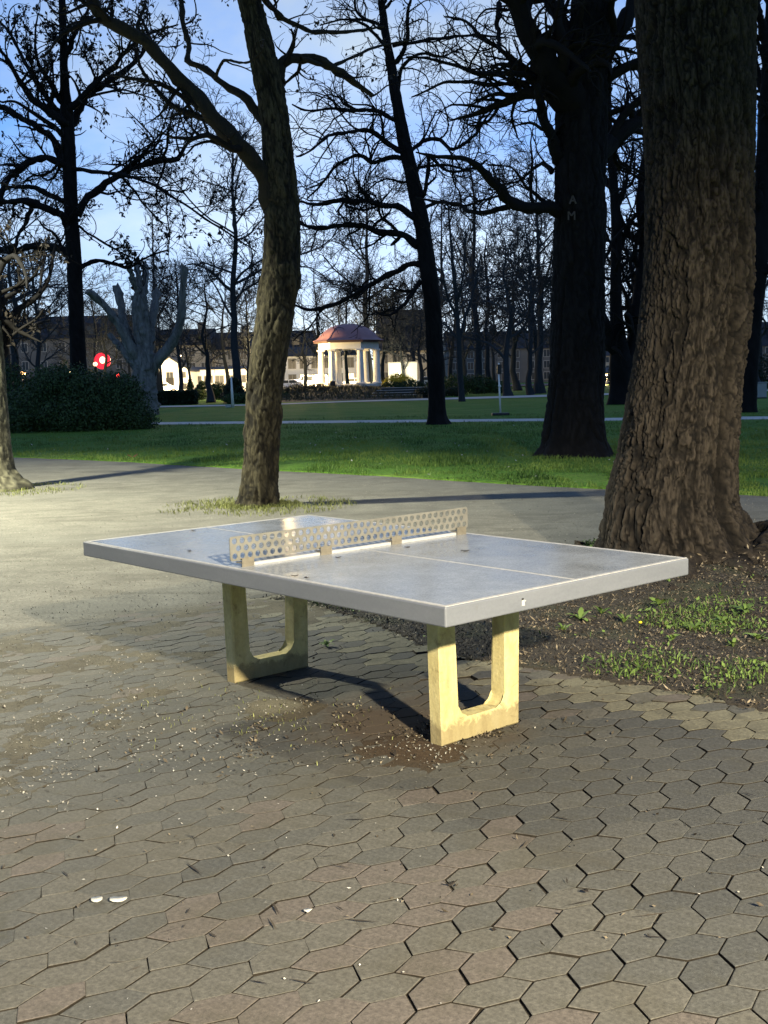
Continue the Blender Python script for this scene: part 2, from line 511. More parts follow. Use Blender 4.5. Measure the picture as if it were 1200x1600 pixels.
M_PALEPATH = simple('pale_gravel_path', (0.52, 0.51, 0.47), 0.9, 0.2, 0.12, 1.5)
M_GLASS = mat_glass('window_glass')
M_GLASS.node_tree.nodes['Principled BSDF'].inputs['Roughness'].default_value = 0.4
M_FRAME = simple('window_frame_paint', (0.38, 0.38, 0.37), 0.6, 0.3, 0.05, 2)
M_CARW = simple('white_car_paint', (0.75, 0.76, 0.78), 0.25, 0.5, 0.03, 1)
M_TYRE = simple('tyre_rubber', (0.012, 0.012, 0.012), 0.8, 0.2, 0.1, 5)
M_RIMM = simple('wheel_metal', (0.35, 0.35, 0.36), 0.35, 0.5, 0.1, 5, 0.6)
M_GREYMET = simple('grey_cabinet_paint', (0.20, 0.22, 0.22), 0.6, 0.3, 0.12, 4)
M_CUT = simple('sawn_wood_end', (0.17, 0.155, 0.13), 0.85, 0.2, 0.3, 10)

# ------------------------------------------------------------------ the ground
def interp_edge(pts):
    P = np.array([gp(*p)[:2] for p in pts])
    return P
LE = interp_edge([(25, 715), (200, 722), (400, 735), (600, 745), (800, 757), (950, 765), (1200, 776)])
lx_ = np.concatenate([[-60, -25], LE[:, 0], [14, 60]])
ly_ = np.concatenate([[31, 29], LE[:, 1], [11.0, 6.0]])
o_ = np.argsort(lx_)
lx_, ly_ = lx_[o_], ly_[o_]
def lawn_edge(x):
    return np.interp(x, lx_, ly_) + 0.16 * (fbm(np.asarray(x) * 1.1, np.zeros_like(x) + 3.3, k=5) - 0.5) * 2

SOIL = np.array([gp(*p)[:2] for p in [(430, 936), (500, 950), (560, 966), (620, 988), (680, 1020), (740, 1033), (815, 1040), (900, 1054), (1000, 1071), (1100, 1089), (1200, 1112)]]
                + [np.array(p) for p in ((3.2, 4.6), (6.0, 4.6), (6.4, 8.5))]
                + [gp(*p)[:2] for p in ((1200, 886), (1130, 868))] + [np.array((2.3, 10.9)), np.array((1.75, 10.6))]
                + [gp(*p)[:2] for p in ((870, 880), (760, 905), (600, 925))])
def poly_sd(x, y, P):
    """signed distance (inside positive)"""
    x, y = np.asarray(x, float), np.asarray(y, float)
    d = np.full(x.shape, 1e9)
    ins = np.zeros(x.shape, bool)
    n = len(P)
    for i in range(n):
        a, b = P[i], P[(i + 1) % n]
        ex, ey = b - a
        t = np.clip(((x - a[0]) * ex + (y - a[1]) * ey) / (ex * ex + ey * ey + 1e-12), 0, 1)
        d = np.minimum(d, np.hypot(x - a[0] - t * ex, y - a[1] - t * ey))
        c = ((a[1] > y) != (b[1] > y)) & (x < (b[0] - a[0]) * (y - a[1]) / (b[1] - a[1] + 1e-12) + a[0])
        ins ^= c
    return np.where(ins, d, -d)

def paved_mask(x, y):
    """1 where pavers are laid, falling to 0 where the gravel takes over"""
    edge = 8.7 + 0.22 * (x + 1.0) + 0.5 * (fbm(x * 0.9, y * 0.9, k=31) - 0.5)
    edge = np.where(x < -0.9, edge - 0.55 * (-0.9 - x), edge)
    return sstep(0.35, -0.35, y - edge)
def cover(x, y):
    """how far sand has washed over the joints: 0 clean joints .. 1 pavers buried"""
    m = 1 - paved_mask(x, y)
    c = sstep(-0.2, -1.9, x - 0.25 * (y - 4.0)) * 0.62
    c = np.maximum(c, np.exp(-(((x - 0.15) / 0.55) ** 2 + ((y - 5.0) / 0.42) ** 2)) * 0.80)
    c = np.maximum(c, np.exp(-(((x + 0.55) / 0.5) ** 2 + ((y - 5.7) / 0.35) ** 2)) * 0.80)  # sand patch kept pale where both lamps overlap
    c = np.maximum(c, sstep(6.2, 8.4, y - 0.2 * x) * 0.70)
    n = fbm(x * 5.5, y * 5.5, k=7, oct=5, gain=0.65) - 0.5
    c = np.clip(c + n * 0.60 * np.where(c > 0.1, 1, 0.45), 0, 1)
    return np.maximum(c, m)
def bed_height(x, y):
    c = cover(x, y)
    pm = paved_mask(x, y)
    n = fbm(x * 14, y * 14, k=3, oct=3) - 0.5
    h = -0.0095 + 0.0135 * sstep(0.05, 1.0, c) + 0.004 * n
    return h, c, 1 - pm

ys = [1.0]
while ys[-1] < 31: ys.append(ys[-1] * 1.0072)
ys = np.array(ys)
ss = np.linspace(-0.85, 0.85, 260)
GX, GY = ss[None, :] * ys[:, None], np.repeat(ys[:, None], len(ss), 1)
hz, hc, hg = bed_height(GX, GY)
hz = hz + 0.010 * (fbm(GX * 0.7, GY * 0.7, k=51) - 0.5) * hg
def grid_obj(name, r0, r1, mat):
    n = len(ss)
    V = np.stack([GX[r0:r1].ravel(), GY[r0:r1].ravel(), hz[r0:r1].ravel()], 1)
    i = np.arange((r1 - r0 - 1) * n).reshape(r1 - r0 - 1, n)[:, :-1].ravel()
    me = np_mesh(name, V, [np.stack([i, i + 1, i + n + 1, i + n], 1)], mat, True)
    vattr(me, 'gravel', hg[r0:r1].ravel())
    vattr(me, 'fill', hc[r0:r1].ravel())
    return obj(name, me)
rsplit = int(np.searchsorted(ys, 9.3))
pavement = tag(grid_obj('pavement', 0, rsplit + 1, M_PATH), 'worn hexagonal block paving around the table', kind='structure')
gravel_path = tag(grid_obj('gravel_path', rsplit, len(ys), M_PATH), 'wide pale gravel path between the paving and the lawn', kind='structure')

# far ground sheet
me = np_mesh('ground', np.array([[-900, -120, -0.09], [900, -120, -0.09], [900, 1500, -0.09], [-900, 1500, -0.09]]), [np.array([[0, 1, 2, 3]])], M_LAWN)
tag(obj('ground', me), 'dark grassy ground running out to the horizon', kind='structure')

# lawns
def lawn_strip(name, xs, y0f, y1f, nv, z=0.02, fade=True):
    n = len(xs)
    t = np.linspace(0, 1, nv)
    y0, y1 = y0f(xs), y1f(xs)
    Y = y0[None, :] + (y1 - y0)[None, :] * (t[:, None] ** 1.7)
    X = np.repeat(xs[None, :], nv, 0)
    Z = z + 0.035 * (fbm(X * 1.3, Y * 1.3, k=8) - 0.5) * np.minimum(1, t[:, None] * 8)
    Z[0] -= 0.05
    V = np.stack([X.ravel(), Y.ravel(), Z.ravel()], 1)
    i = np.arange((nv - 1) * n).reshape(nv - 1, n)[:, :-1].ravel()
    me = np_mesh(name, V, [np.stack([i, i + 1, i + n + 1, i + n], 1)], M_LAWN, True)
    return tag(obj(name, me), 'green lawn beyond the gravel path', kind='structure')
xs_ = np.concatenate([np.linspace(-60, -14, 30), np.linspace(-13.5, 14, 260), np.linspace(15, 60, 30)])
PA0, PA1 = gp(200, 664.5), gp(1200, 656.0)
def path_y(x): return PA0[1] + (PA1[1] - PA0[1]) * (np.asarray(x) - PA0[0]) / (PA1[0] - PA0[0])
lawn_strip('lawn', xs_, lawn_edge, lambda x: path_y(x), 60)
lawn_strip('lawn', xs_, lambda x: path_y(x) + 2.3, lambda x: np.full_like(x, 82.0), 30)
def strip(name, pts0, pts1, z, mat, label):
    n = len(pts0)
    V = np.array([(p[0], p[1], z) for p in pts0] + [(p[0], p[1], z) for p in pts1])
    i = np.arange(n - 1)
    return tag(obj(name, np_mesh(name, V, [np.stack([i, i + 1, i + n + 1, i + n], 1)], mat)), label, kind='structure')
px_ = np.linspace(-60, 60, 40)
strip('path', [(x, path_y(x) - 0.05) for x in px_], [(x, path_y(x) + 2.35) for x in px_], 0.022, M_PALEPATH, 'narrow pale path crossing the lawn')
fx_ = np.linspace(-70, 90, 60)
def far_y(x): return np.interp(x, [-70, -14, -8, -2, 8, 14, 40, 90], [84, 73.5, 72, 76, 77, 79, 80, 80])
strip('path', [(x, far_y(x)) for x in fx_], [(x, far_y(x) + np.interp(x, [-60, -12, -4, 8, 20], [5, 4, 3.0, 7, 6])) for x in fx_], 0.045, M_PALEPATH, 'far pale path in front of the pavilion mound')
strip('street', [(-160, 150), (160, 150)], [(-160, 176), (160, 176)], 0.03, simple('street_asphalt', (0.055, 0.055, 0.056), 0.85, 0.3, 0.2, 0.5), 'asphalt street behind the park')

# ------------------------------------------------------------------ pavers
LXV = np.array([math.cos(T_YAW), math.sin(T_YAW)])
A_, RS, AMP, DL = 0.0955, 0.109, 0.0165, 0.038
def zig(k, j):
    """vertex j of zigzag line k in (s, t)"""
    offs = zig_off(k)
    return np.array([offs + j * A_, k * RS + (AMP if j % 2 == 0 else -AMP)])
def zig_off(k):
    return k * A_ + (DL if k % 2 else 0.0)
def tile_poly(k, i):
    """row k, tile i: between the joint at even vertices of line k and odd vertices of line k+1"""
    # even vertex j=2i of line k joins the odd vertex of line k+1 nearest to it
    def up(j):
        s = zig_off(k) + j * A_
        jj = (s - zig_off(k + 1)) / A_
        jj = 2 * round((jj - 1) / 2) + 1
        return jj
    j0, j1 = 2 * i, 2 * i + 2
    u0, u1 = up(j0), up(j1)
    return np.array([zig(k, j0), zig(k, j0 + 1), zig(k, j1), zig(k + 1, u1), zig(k + 1, u1 - 1), zig(k + 1, u0)])
NV = np.array([-LXV[1], LXV[0]])
ORG = np.array([0.542, 3.061])
# put a tile centre of an even row at ORG
c00 = tile_poly(0, 0).mean(0)
def st2xy(p): return ORG + (p[..., 0:1] - c00[0]) * LXV + (p[..., 1:2] - c00[1]) * NV
def tile_mesh_arrays(poly, inset, rng):
    """poly (6,2) about its own centre -> verts, faces (top fan, bevel, sides)"""
    n = len(poly)
    def off(P, ds):
        out = []
        for i in range(n):
            a, b, c = P[i - 1], P[i], P[(i + 1) % n]
            e1, e2 = (b - a) / np.linalg.norm(b - a), (c - b) / np.linalg.norm(c - b)
            n1, n2 = np.array([-e1[1], e1[0]]), np.array([-e2[1], e2[0]])
            d1, d2 = ds[i - 1], ds[i]
            m = np.array([n1, n2])
            out.append(b + np.linalg.solve(m, np.array([d1, d2])) if abs(np.linalg.det(m)) > 0.05 else b + n1 * d1)
        return np.array(out)
    P0 = off(poly, inset) + rng.normal(0, 0.0012, (n, 2))
    P1 = off(P0, np.full(n, 0.0026))
    V = np.vstack([np.c_[P0, np.full(n, -0.05)], np.c_[P0, np.full(n, -0.0011)], np.c_[P1, rng.normal(0, 0.0003, n)], [[*P1.mean(0), 0.0]]])
    i = np.arange(n)
    k = (i + 1) % n
    Q = np.vstack([np.stack([i, k, n + k, n + i], 1), np.stack([n + i, n + k, 2 * n + k, 2 * n + i], 1)])
    T = np.stack([2 * n + i, 2 * n + k, np.full(n, 3 * n)], 1)
    return V, Q, T
tiles = []
for k in range(-6, 74):
    for i in range(-60, 60):
        P = tile_poly(k, i)
        cxy = st2xy(P.mean(0))
        x, y = cxy
        if not (1.6 < y < 9.6 and abs(x) < 0.42 * y + 0.35): continue
        tiles.append((x, y, k, i))
TX = np.array([(t[0], t[1]) for t in tiles])
keep = (poly_sd(TX[:, 0], TX[:, 1], SOIL) < 0.16) & (paved_mask(TX[:, 0], TX[:, 1]) > 0.15)
vis = (np.abs(TX[:, 0]) < 0.325 * TX[:, 1] + 0.02) & (TX[:, 1] > 2.72)
cov_t = cover(TX[:, 0], TX[:, 1])
size = np.where(vis & keep & (cov_t < 0.85), 1.0 / TX[:, 1] ** 3, 0)
order = np.argsort(-size)
singles = set(order[:300].tolist())
NVAR = 6
variants = {}
prng = np.random.default_rng(11)
for par in (0, 1):
    base = tile_poly(par, 0)
    base = base - base.mean(0)
    base = base[:, 0:1] * LXV + base[:, 1:2] * NV
    for region in (0, 1):
        for q in range(NVAR):
            # edge order: two zigzag edges, joint, two zigzag edges, joint
            if region == 0: ins = [0.0020, 0.0020, 0.0036, 0.0020, 0.0020, 0.0034]
            else: ins = [0.0024, 0.0024, 0.0008, 0.0024, 0.0024, 0.0008]
            ins = np.abs(np.array(ins) + prng.normal(0, 0.0009, 6))
            variants[par, region, q] = tile_mesh_arrays(base, ins, prng)
vmesh = {}
for key, (V, Q, T) in variants.items():
    for tq in range(5):
        me = np_mesh('paver', V, [Q, T], M_PAVER)
        me.materials.append(M_JOINT)
        me.polygons.foreach_set('material_index', np.r_[np.ones(6, np.int32), np.zeros(len(Q) + len(T) - 6, np.int32)])
        vattr(me, 'tint', np.full(len(V), (0.1, 0.4, 0.62, 0.82, 1.0)[tq]))
        vmesh[key + (tq,)] = me
SV, SQ, ST, STI, nb = [], [], [], [], 0
for n_, (x, y, k, i) in enumerate(tiles):
    if not keep[n_]: continue
    region = 1 if x < -0.05 + 0.10 * (y - 3) else 0
    loose = max(0.0, min(1.0, (y - 5.2))) * (1 if x > 0.2 else 0)          # heaved pavers beside the roots
    rz = prng.normal(0, 0.012 + 0.05 * loose)
    tl = prng.normal(0, 0.0028 + 0.02 * loose, 2)
    z = prng.normal(0, 0.0010 + 0.003 * loose)
    key = (k % 2, region, int(prng.integers(NVAR)))
    pk = float(fbm(np.array([x * 0.8]), np.array([y * 0.8]), k=77)[0]) + prng.normal(0, 0.11)
    tq = 0 if pk < 0.34 else 1 if pk < 0.52 else 2 if pk < 0.66 else 3
    sdn = float(poly_sd(np.array([x]), np.array([y]), SOIL)[0])
    if sdn > -0.42 and y > 4.9 and prng.random() < 0.75: tq = 4
    if n_ in singles:
        o = bpy.data.objects.new('paver', vmesh[key + (tq,)])
        o.location = (x, y, z)
        o.rotation_euler = (tl[0], tl[1], rz)
        C.objects.link(o)
        o.parent = pavement
    else:
        V, Q, T = variants[key]
        R = Matrix.Rotation(rz, 3, 'Z') @ Matrix.Rotation(tl[1], 3, 'Y') @ Matrix.Rotation(tl[0], 3, 'X')
        W = V @ np.array(R).T + np.array([x, y, z])
        SV.append(W); SQ.append(Q + nb); ST.append(T + nb); STI.append(np.full(len(W), (0.1, 0.4, 0.62, 0.82, 1.0)[tq]))
        nb += len(W)
me = np_mesh('pavers', np.vstack(SV), [np.vstack(SQ), np.vstack(ST)], M_PAVER)
me.materials.append(M_JOINT)
me.polygons.foreach_set('material_index', np.r_[np.tile(np.r_[np.ones(6, np.int32), np.zeros(6, np.int32)], len(SQ)), np.zeros(6 * len(ST), np.int32)])
vattr(me, 'tint', np.concatenate(STI))
tag(obj('pavers', me, pavement), kind='stuff')

# soil bed round the big tree
bx, by = np.meshgrid(np.linspace(-1.2, 6.6, 200), np.linspace(4.4, 11.2, 175))
sd = poly_sd(bx + 0.14 * (fbm(bx * 4, by * 4, k=61) - 0.5), by + 0.14 * (fbm(bx * 4, by * 4, k=62) - 0.5), SOIL)
dT = np.hypot(bx - 2.38, by - 9.4)
def soil_z(x, y, sd):
    d = np.hypot(x - 2.38, y - 9.4)
    return np.where(sd > -0.02, 0.008, -0.05) + 0.030 * sstep(0, 0.6, sd) + 0.10 * sstep(2.4, 0.5, d) + 0.030 * (fbm(x * 5, y * 5, k=63) - 0.5) * sstep(0, 0.25, sd)
bz = soil_z(bx, by, sd)
n = bx.shape[1]
idx = np.arange(bx.size).reshape(bx.shape)
q = np.stack([idx[:-1, :-1], idx[:-1, 1:], idx[1:, 1:], idx[1:, :-1]], -1).reshape(-1, 4)
okq = (sd.ravel()[q] > -0.10).any(1)
me = np_mesh('soil_bed', np.stack([bx.ravel(), by.ravel(), bz.ravel()], 1), [q[okq]], M_SOIL, True)
tag(obj('soil_bed', me), 'dark soil and leaf mould round the foot of the big trunk', kind='structure')
def soil_h(x, y):
    sd = poly_sd(x, y, SOIL)
    return soil_z(x, y, sd), sd

# ------------------------------------------------------------------ scattered stuff
def blades(name, x, y, z, h, w, rng, mat, tint, lean=0.35):
    n = len(x)
    a = rng.uniform(0, 2 * np.pi, n)
    b = rng.uniform(0, 2 * np.pi, n)
    dx, dy = np.cos(a) * w / 2, np.sin(a) * w / 2
    lx, ly = np.cos(b) * h * lean * rng.uniform(0.2, 1.3, n), np.sin(b) * h * lean * rng.uniform(0.2, 1.3, n)
    V = np.empty((n, 5, 3))
    V[:, 0] = np.stack([x - dx, y - dy, z - 0.01], 1)
    V[:, 1] = np.stack([x + dx, y + dy, z - 0.01], 1)
    V[:, 2] = np.stack([x + dx * 0.8 + lx * 0.35, y + dy * 0.8 + ly * 0.35, z + h * 0.6], 1)
    V[:, 3] = np.stack([x - dx * 0.8 + lx * 0.35, y - dy * 0.8 + ly * 0.35, z + h * 0.6], 1)
    V[:, 4] = np.stack([x + lx, y + ly, z + h * 0.95], 1)
    i = np.arange(n) * 5
    me = np_mesh(name, V.reshape(-1, 3), [np.stack([i, i + 1, i + 2, i + 3], 1), np.stack([i + 3, i + 2, i + 4], 1)], mat)
    vattr(me, 'tint', np.repeat(tint, 5))
    return me
def bits(name, x, y, z, L, W, rng, mat, tint, tilt=0.5, flat=0.0):
    """small curled flakes: two quads bent along the middle"""
    n = len(x)
    a = rng.uniform(0, 2 * np.pi, n)
    ux = np.stack([np.cos(a), np.sin(a), rng.normal(0, tilt, n)], 1)
    ux /= np.linalg.norm(ux, axis=1, keepdims=True)
    r = rng.normal(0, 1, (n, 3)) * np.array([tilt, tilt, 0]) + np.array([0, 0, 1.0])
    vy = np.cross(r, ux)
    vy /= np.linalg.norm(vy, axis=1, keepdims=True)
    nz = np.cross(ux, vy)
    c = np.stack([x, y, z], 1)
    L, W = np.asarray(L)[:, None], np.asarray(W)[:, None]
    curl = rng.uniform(-0.3, 0.5, (n, 1)) * (1 - flat)
    V = np.stack([c - ux * L / 2, c - vy * W / 2 + nz * curl * W * 0.3, c + ux * L / 2 + nz * curl * L, c + vy * W / 2 + nz * curl * W * 0.3, c + nz * curl * W * 0.1], 1)
    V[:, :, 2] += np.maximum(0, z[:, None] + 0.001 - V[:, :, 2].min(1, keepdims=True))
    i = np.arange(n) * 5
    me = np_mesh(name, V.reshape(-1, 3), [np.vstack([np.stack([i + p, i + q_, i + 4], 1) for p, q_ in ((0, 1), (1, 2), (2, 3), (3, 0))])], mat)
    vattr(me, 'tint', np.repeat(tint, 5))
    return me
g = np.random.default_rng(21)
# lawn grass
n = 260000
yy = 1.0 / g.uniform(1 / 47.0, 1 / 11.0, n)
xx = g.uniform(-0.36, 0.36, n) * yy
ok = (yy > lawn_edge(xx) - 0.03 * g.uniform(0, 3, n)) & ~((yy > path_y(xx) - 0.05) & (yy < path_y(xx) + 2.4))
xx, yy = xx[ok], yy[ok]
tn = np.clip((fbm(xx * 0.9, yy * 0.6, k=9, oct=5) - 0.5) * 2.4 + 0.45 + g.normal(0, 0.2, len(xx)), 0, 1)
bare = (fbm(xx * 1.3, yy * 0.8, k=29, oct=5) < 0.40 + 0.10 * g.uniform(0, 1, len(xx))) & (yy < lawn_edge(xx) + 2.5)
xx, yy, tn = xx[~bare], yy[~bare], tn[~bare]
hh = g.uniform(0.025, 0.065, len(xx)) * (0.8 + 0.9 * (fbm(xx * 1.7, yy * 0.9, k=19) > 0.56))
me = blades('grass', xx, yy, np.full(len(xx), 0.012), hh, g.uniform(0.006, 0.014, len(xx)), g, M_GRASS, tn, 0.5)
tag(obj('grass', me), 'short green grass of the lawn', kind='stuff')
# pale blossom flecks on the lawn
n = 160
yy = g.uniform(16, 40, n); xx = g.uniform(-0.33, 0.33, n) * yy
ok = yy > lawn_edge(xx) + 0.2
xx, yy = xx[ok], yy[ok]
me = bits('petals', xx, yy, np.full(len(xx), 0.05), g.uniform(0.03, 0.10, len(xx)), g.uniform(0.02, 0.05, len(xx)), g, M_PETAL, g.uniform(0, .7, len(xx)), 0.3)
tag(obj('lawn_flecks', me), 'pale fallen petals and leaves lying on the lawn', kind='stuff')
# grass growing round the tree feet
def ring_grass(cx, cy, r0, r1, n, hmax, sx=1.0, bias=(0, 0), mat=M_GRASS_DRY, label='yellowish grass round a tree foot'):
    a = g.uniform(0, 2 * np.pi, n)
    r = r0 + (r1 - r0) * g.uniform(0, 1, n) ** 1.6
    x = cx + np.cos(a) * r * sx + bias[0] * (r - r0)
    y = cy + np.sin(a) * r + bias[1] * (r - r0)
    k = fbm(x * 3, y * 3, k=14) > 0.40
    x, y = x[k], y[k]
    me = blades('tuft_grass', x, y, np.full(len(x), 0.002), g.uniform(0.02, hmax, len(x)), g.uniform(0.005, 0.012, len(x)), g, mat, g.uniform(0, 1, len(x)), 0.8)
    tag(obj('tuft_grass', me), label, kind='stuff')
ring_grass(-1.59, 15.1, 0.28, 1.15, 4500, 0.07, 1.1, (0.0, -0.1), label='yellow green grass round the foot of the leaning tree')
ring_grass(-5.80, 18.35, 0.25, 1.15, 3500, 0.06, 1.0, (0.1, -0.2), label='yellow green grass round the foot of the pale slender trunk')
# soil litter
n = 75000
xx, yy = g.uniform(-1.1, 4.2, n), g.uniform(4.8, 10.9, n)
zz, sd_ = soil_h(xx, yy)
ok = (sd_ > -0.10 * g.uniform(0, 1, n) ** 2) & (np.abs(xx) < 0.36 * yy)
xx, yy, zz = xx[ok], yy[ok], np.maximum(zz[ok], 0.004)
k = len(xx)
me = bits('leaf_litter', xx, yy, zz + g.uniform(0, 0.012, k), g.uniform(0.008, 0.03, k) * (1 + 1.2 * (g.uniform(0, 1, k) > 0.93)), g.uniform(0.003, 0.012, k), g, M_LITTER, g.uniform(0, 1, k) ** 2.4, 0.6)
tag(obj('leaf_litter', me), 'brown leaf litter and bark scraps on the soil', kind='stuff')
n = 170
xx, yy = g.normal(2.78, 0.28, n), g.normal(8.70, 0.22, n)
zz, sd_ = soil_h(xx, yy)
me = bits('bark_flakes', xx, yy, zz + g.uniform(0.0, 0.10, n), g.uniform(0.012, 0.045, n), g.uniform(0.006, 0.02, n), g, M_LITTER, g.uniform(.5, 1, n), 0.7)
tag(obj('bark_flakes', me), 'pale bark flakes caught in the hollow between the roots', kind='stuff')
# soil grass patches
n = 45000
xx, yy = g.uniform(-0.6, 4.2, n), g.uniform(5.2, 10.6, n)
zz, sd_ = soil_h(xx, yy)
dens = fbm(xx * 1.5, yy * 1.5, k=91, oct=3)
front = sstep(0.25, 0.9, sd_)
pr = sstep(0.44, 0.74, dens + 0.10 * sstep(1.3, 2.4, xx) + 0.05 * sstep(7.0, 8.2, yy)) ** 1.6
ok = (sd_ > 0.03) & (g.uniform(0, 1, n) < pr * 0.8) & (np.hypot(xx - 2.38, yy - 9.4) > 0.75) & (xx < 0.37 * yy)
xx, yy, zz = xx[ok], yy[ok], zz[ok]
k = len(xx)
me = blades('soil_grass', xx, yy, zz, g.uniform(0.015, 0.055, k), g.uniform(0.003, 0.009, k), g, M_WEED, g.uniform(0, 1, k), 0.8)
tag(obj('weed_grass', me), 'patchy green grass and seedlings on the soil', kind='stuff')
n = 30000
xx, yy = g.uniform(-0.6, 4.2, n), g.uniform(5.2, 10.6, n)
zz, sd_ = soil_h(xx, yy)
dens = fbm(xx * 1.5, yy * 1.5, k=91, oct=3)
pr = sstep(0.42, 0.70, dens + 0.10 * sstep(1.3, 2.4, xx) + 0.05 * sstep(7.0, 8.2, yy)) ** 1.3
ok = (sd_ > 0.03) & (g.uniform(0, 1, n) < pr * 0.75) & (np.hypot(xx - 2.38, yy - 9.4) > 0.75) & (xx < 0.37 * yy)
xx, yy, zz = xx[ok], yy[ok], zz[ok]
k = len(xx)
me = bits('seedlings', xx, yy, zz + g.uniform(0.004, 0.035, k), g.uniform(0.012, 0.045, k), g.uniform(0.007, 0.022, k), g, M_WEED, g.uniform(0, 1, k), 0.5)
tag(obj('seedlings', me), 'small green seedling leaves and moss between the litter', kind='stuff')
# petals on the paving, thick in a drift left of the table
n = 620
cx = np.concatenate([g.normal(-0.95, 0.42, 330), g.uniform(-1.9, 1.2, n - 330)])
cy = np.concatenate([g.normal(5.25, 0.36, 330), g.uniform(2.8, 7.0, n - 330)])
ok = (g.uniform(0, 1, n) < np.where(np.arange(n) < 330, 1, np.where(cx < 0.1, 0.6, 0.25)))
cx, cy = cx[ok], cy[ok]
k = len(cx)
me = bits('petals', cx, cy, np.full(k, 0.004), g.uniform(0.004, 0.016, k), g.uniform(0.003, 0.009, k), g, M_PETAL, g.uniform(0, 1, k), 0.2)
tag(obj('petals', me), 'small white petals scattered over the paving', kind='stuff')
# dark crumbs
n = 420
cx, cy = np.concatenate([g.normal(-0.5, 0.55, 170), g.normal(0.3, 0.35, 90), g.uniform(-2.6, 2.2, n - 260)]), np.concatenate([g.normal(5.2, 0.35, 170), g.normal(5.15, 0.18, 90), g.uniform(2.8, 12, n - 260)])
me = bits('crumbs', cx, cy, np.full(n, 0.005), g.uniform(0.006, 0.034, n), g.uniform(0.005, 0.016, n), g, M_LITTER, g.uniform(0, 0.35, n), 0.6)
tag(obj('crumbs', me), 'dark leaf crumbs and husks on the paving', kind='stuff')

n = 34000
yy = 1.0 / g.uniform(1 / 19.0, 1 / 3.0, n)
xx = g.uniform(-0.36, 0.34, n) * yy
ok = (cover(xx, yy) > 0.5 + 0.3 * g.uniform(0, 1, n)) & (poly_sd(xx, yy, SOIL) < 0) & (yy < lawn_edge(xx) - 0.05)
xx, yy = xx[ok], yy[ok]
k = len(xx)
M_GRIT = mat_leafy('path_grit', (0.07, 0.066, 0.054), (0.32, 0.31, 0.265), rough=0.9)
me = bits('grit', xx, yy, np.full(k, 0.004), g.uniform(0.005, 0.017, k), g.uniform(0.004, 0.012, k), g, M_GRIT, g.uniform(0, 1, k), 0.5)
tag(obj('grit', me), 'loose grit and small stones on the gravel path', kind='stuff')
n = 80
yy = 1.0 / g.uniform(1 / 18.0, 1 / 3.0, n)
xx = g.uniform(-0.34, 0.33, n) * yy
ok = yy < lawn_edge(xx)
xx, yy = xx[ok], yy[ok]
k = len(xx)
me = bits('twigs', xx, yy, np.full(k, 0.007), g.uniform(0.03, 0.13, k), g.uniform(0.003, 0.010, k), g, M_LITTER, g.uniform(0, .3, k), 0.02, flat=1.0)
tag(obj('twig_litter', me), 'thin dark twigs dropped on paving and path', kind='stuff')
n = 5200
cx = np.concatenate([g.normal(-0.62, 0.30, n // 2), g.normal(0.42, 0.20, n // 4), g.uniform(-2.5, 2.0, n - n // 2 - n // 4)])
cy = np.concatenate([g.normal(5.42, 0.24, n // 2), g.normal(5.22, 0.10, n // 4), g.uniform(3.2, 8.5, n - n // 2 - n // 4)])
ok = fbm(cx * 5, cy * 5, k=83) > 0.52
cx, cy = cx[ok], cy[ok]
k = len(cx)
me = bits('soil_crumbs', cx, cy, np.full(k, 0.003), g.uniform(0.005, 0.022, k), g.uniform(0.004, 0.014, k), g, M_LITTER, g.uniform(0, 1, k) ** 2.5, 0.5)
tag(obj('soil_crumbs', me), 'earth crumbs and dry moss scraps round the table legs', kind='stuff')
n = 500
cx, cy = g.normal(-0.75, 0.40, n), g.normal(5.5, 0.30, n)
ok = fbm(cx * 6, cy * 6, k=84) > 0.55
cx, cy = cx[ok], cy[ok]
k = len(cx)
me = blades('joint_grass', cx, cy, np.full(k, 0.0), g.uniform(0.006, 0.022, k), g.uniform(0.002, 0.005, k), g, M_GRASS_DRY, g.uniform(0, 1, k), 1.0)
tag(obj('joint_grass', me), 'dry grass and moss wisps in the paving joints', kind='stuff')

def leaf_obj(name, p, L, W, ang, mat, label, cat, tilt=0.12, group=None, jag=0.15, seed=0):
    r = np.random.default_rng(seed)
    m = 12
    t = np.linspace(0, 2 * np.pi, m, endpoint=False)
    rad = 1 + r.normal(0, jag, m)
    X, Y = np.cos(t) * L / 2 * rad, np.sin(t) * W / 2 * rad
    Z = 0.12 * L * (np.abs(X) / (L / 2)) ** 2 * tilt * 4
    V = np.vstack([np.c_[X, Y, Z + 0.003], [[0, 0, 0.002]], np.c_[X, Y, Z + 0.0012], [[0, 0, 0.0005]]])
    i = np.arange(m); k = (i + 1) % m
    F = np.vstack([np.stack([i, k, np.full(m, m)], 1), np.stack([m + 1 + k, m + 1 + i, np.full(m, 2 * m + 1)], 1)])
    Q = np.stack([i, m + 1 + i, m + 1 + k, k], 1)
    me = np_mesh(name, V, [F, Q], mat, True)
    vattr(me, 'tint', np.full(len(V), 0.4 + 0.4 * r.random()))
    return tag(obj(name, me, None, (p[0], p[1], p[2]), (0, 0, ang)), label, cat, group)
leaf_obj('petal', gp(151, 1406, 0.007), 0.036, 0.040, 0.3, M_PETAL, 'squarish cream petal beside the oval one on the paving', 'petal', seed=1, jag=0.08)
leaf_obj('petal', gp(185, 1406, 0.007), 0.055, 0.038, 0.1, M_PETAL, 'oval cream petal with a curled rim on the paving', 'petal', seed=2, jag=0.06)
leaf_obj('petal', gp(480, 1423, 0.007), 0.026, 0.020, 0.2, M_PETAL, 'single white petal lying alone mid paving', 'petal', seed=3)
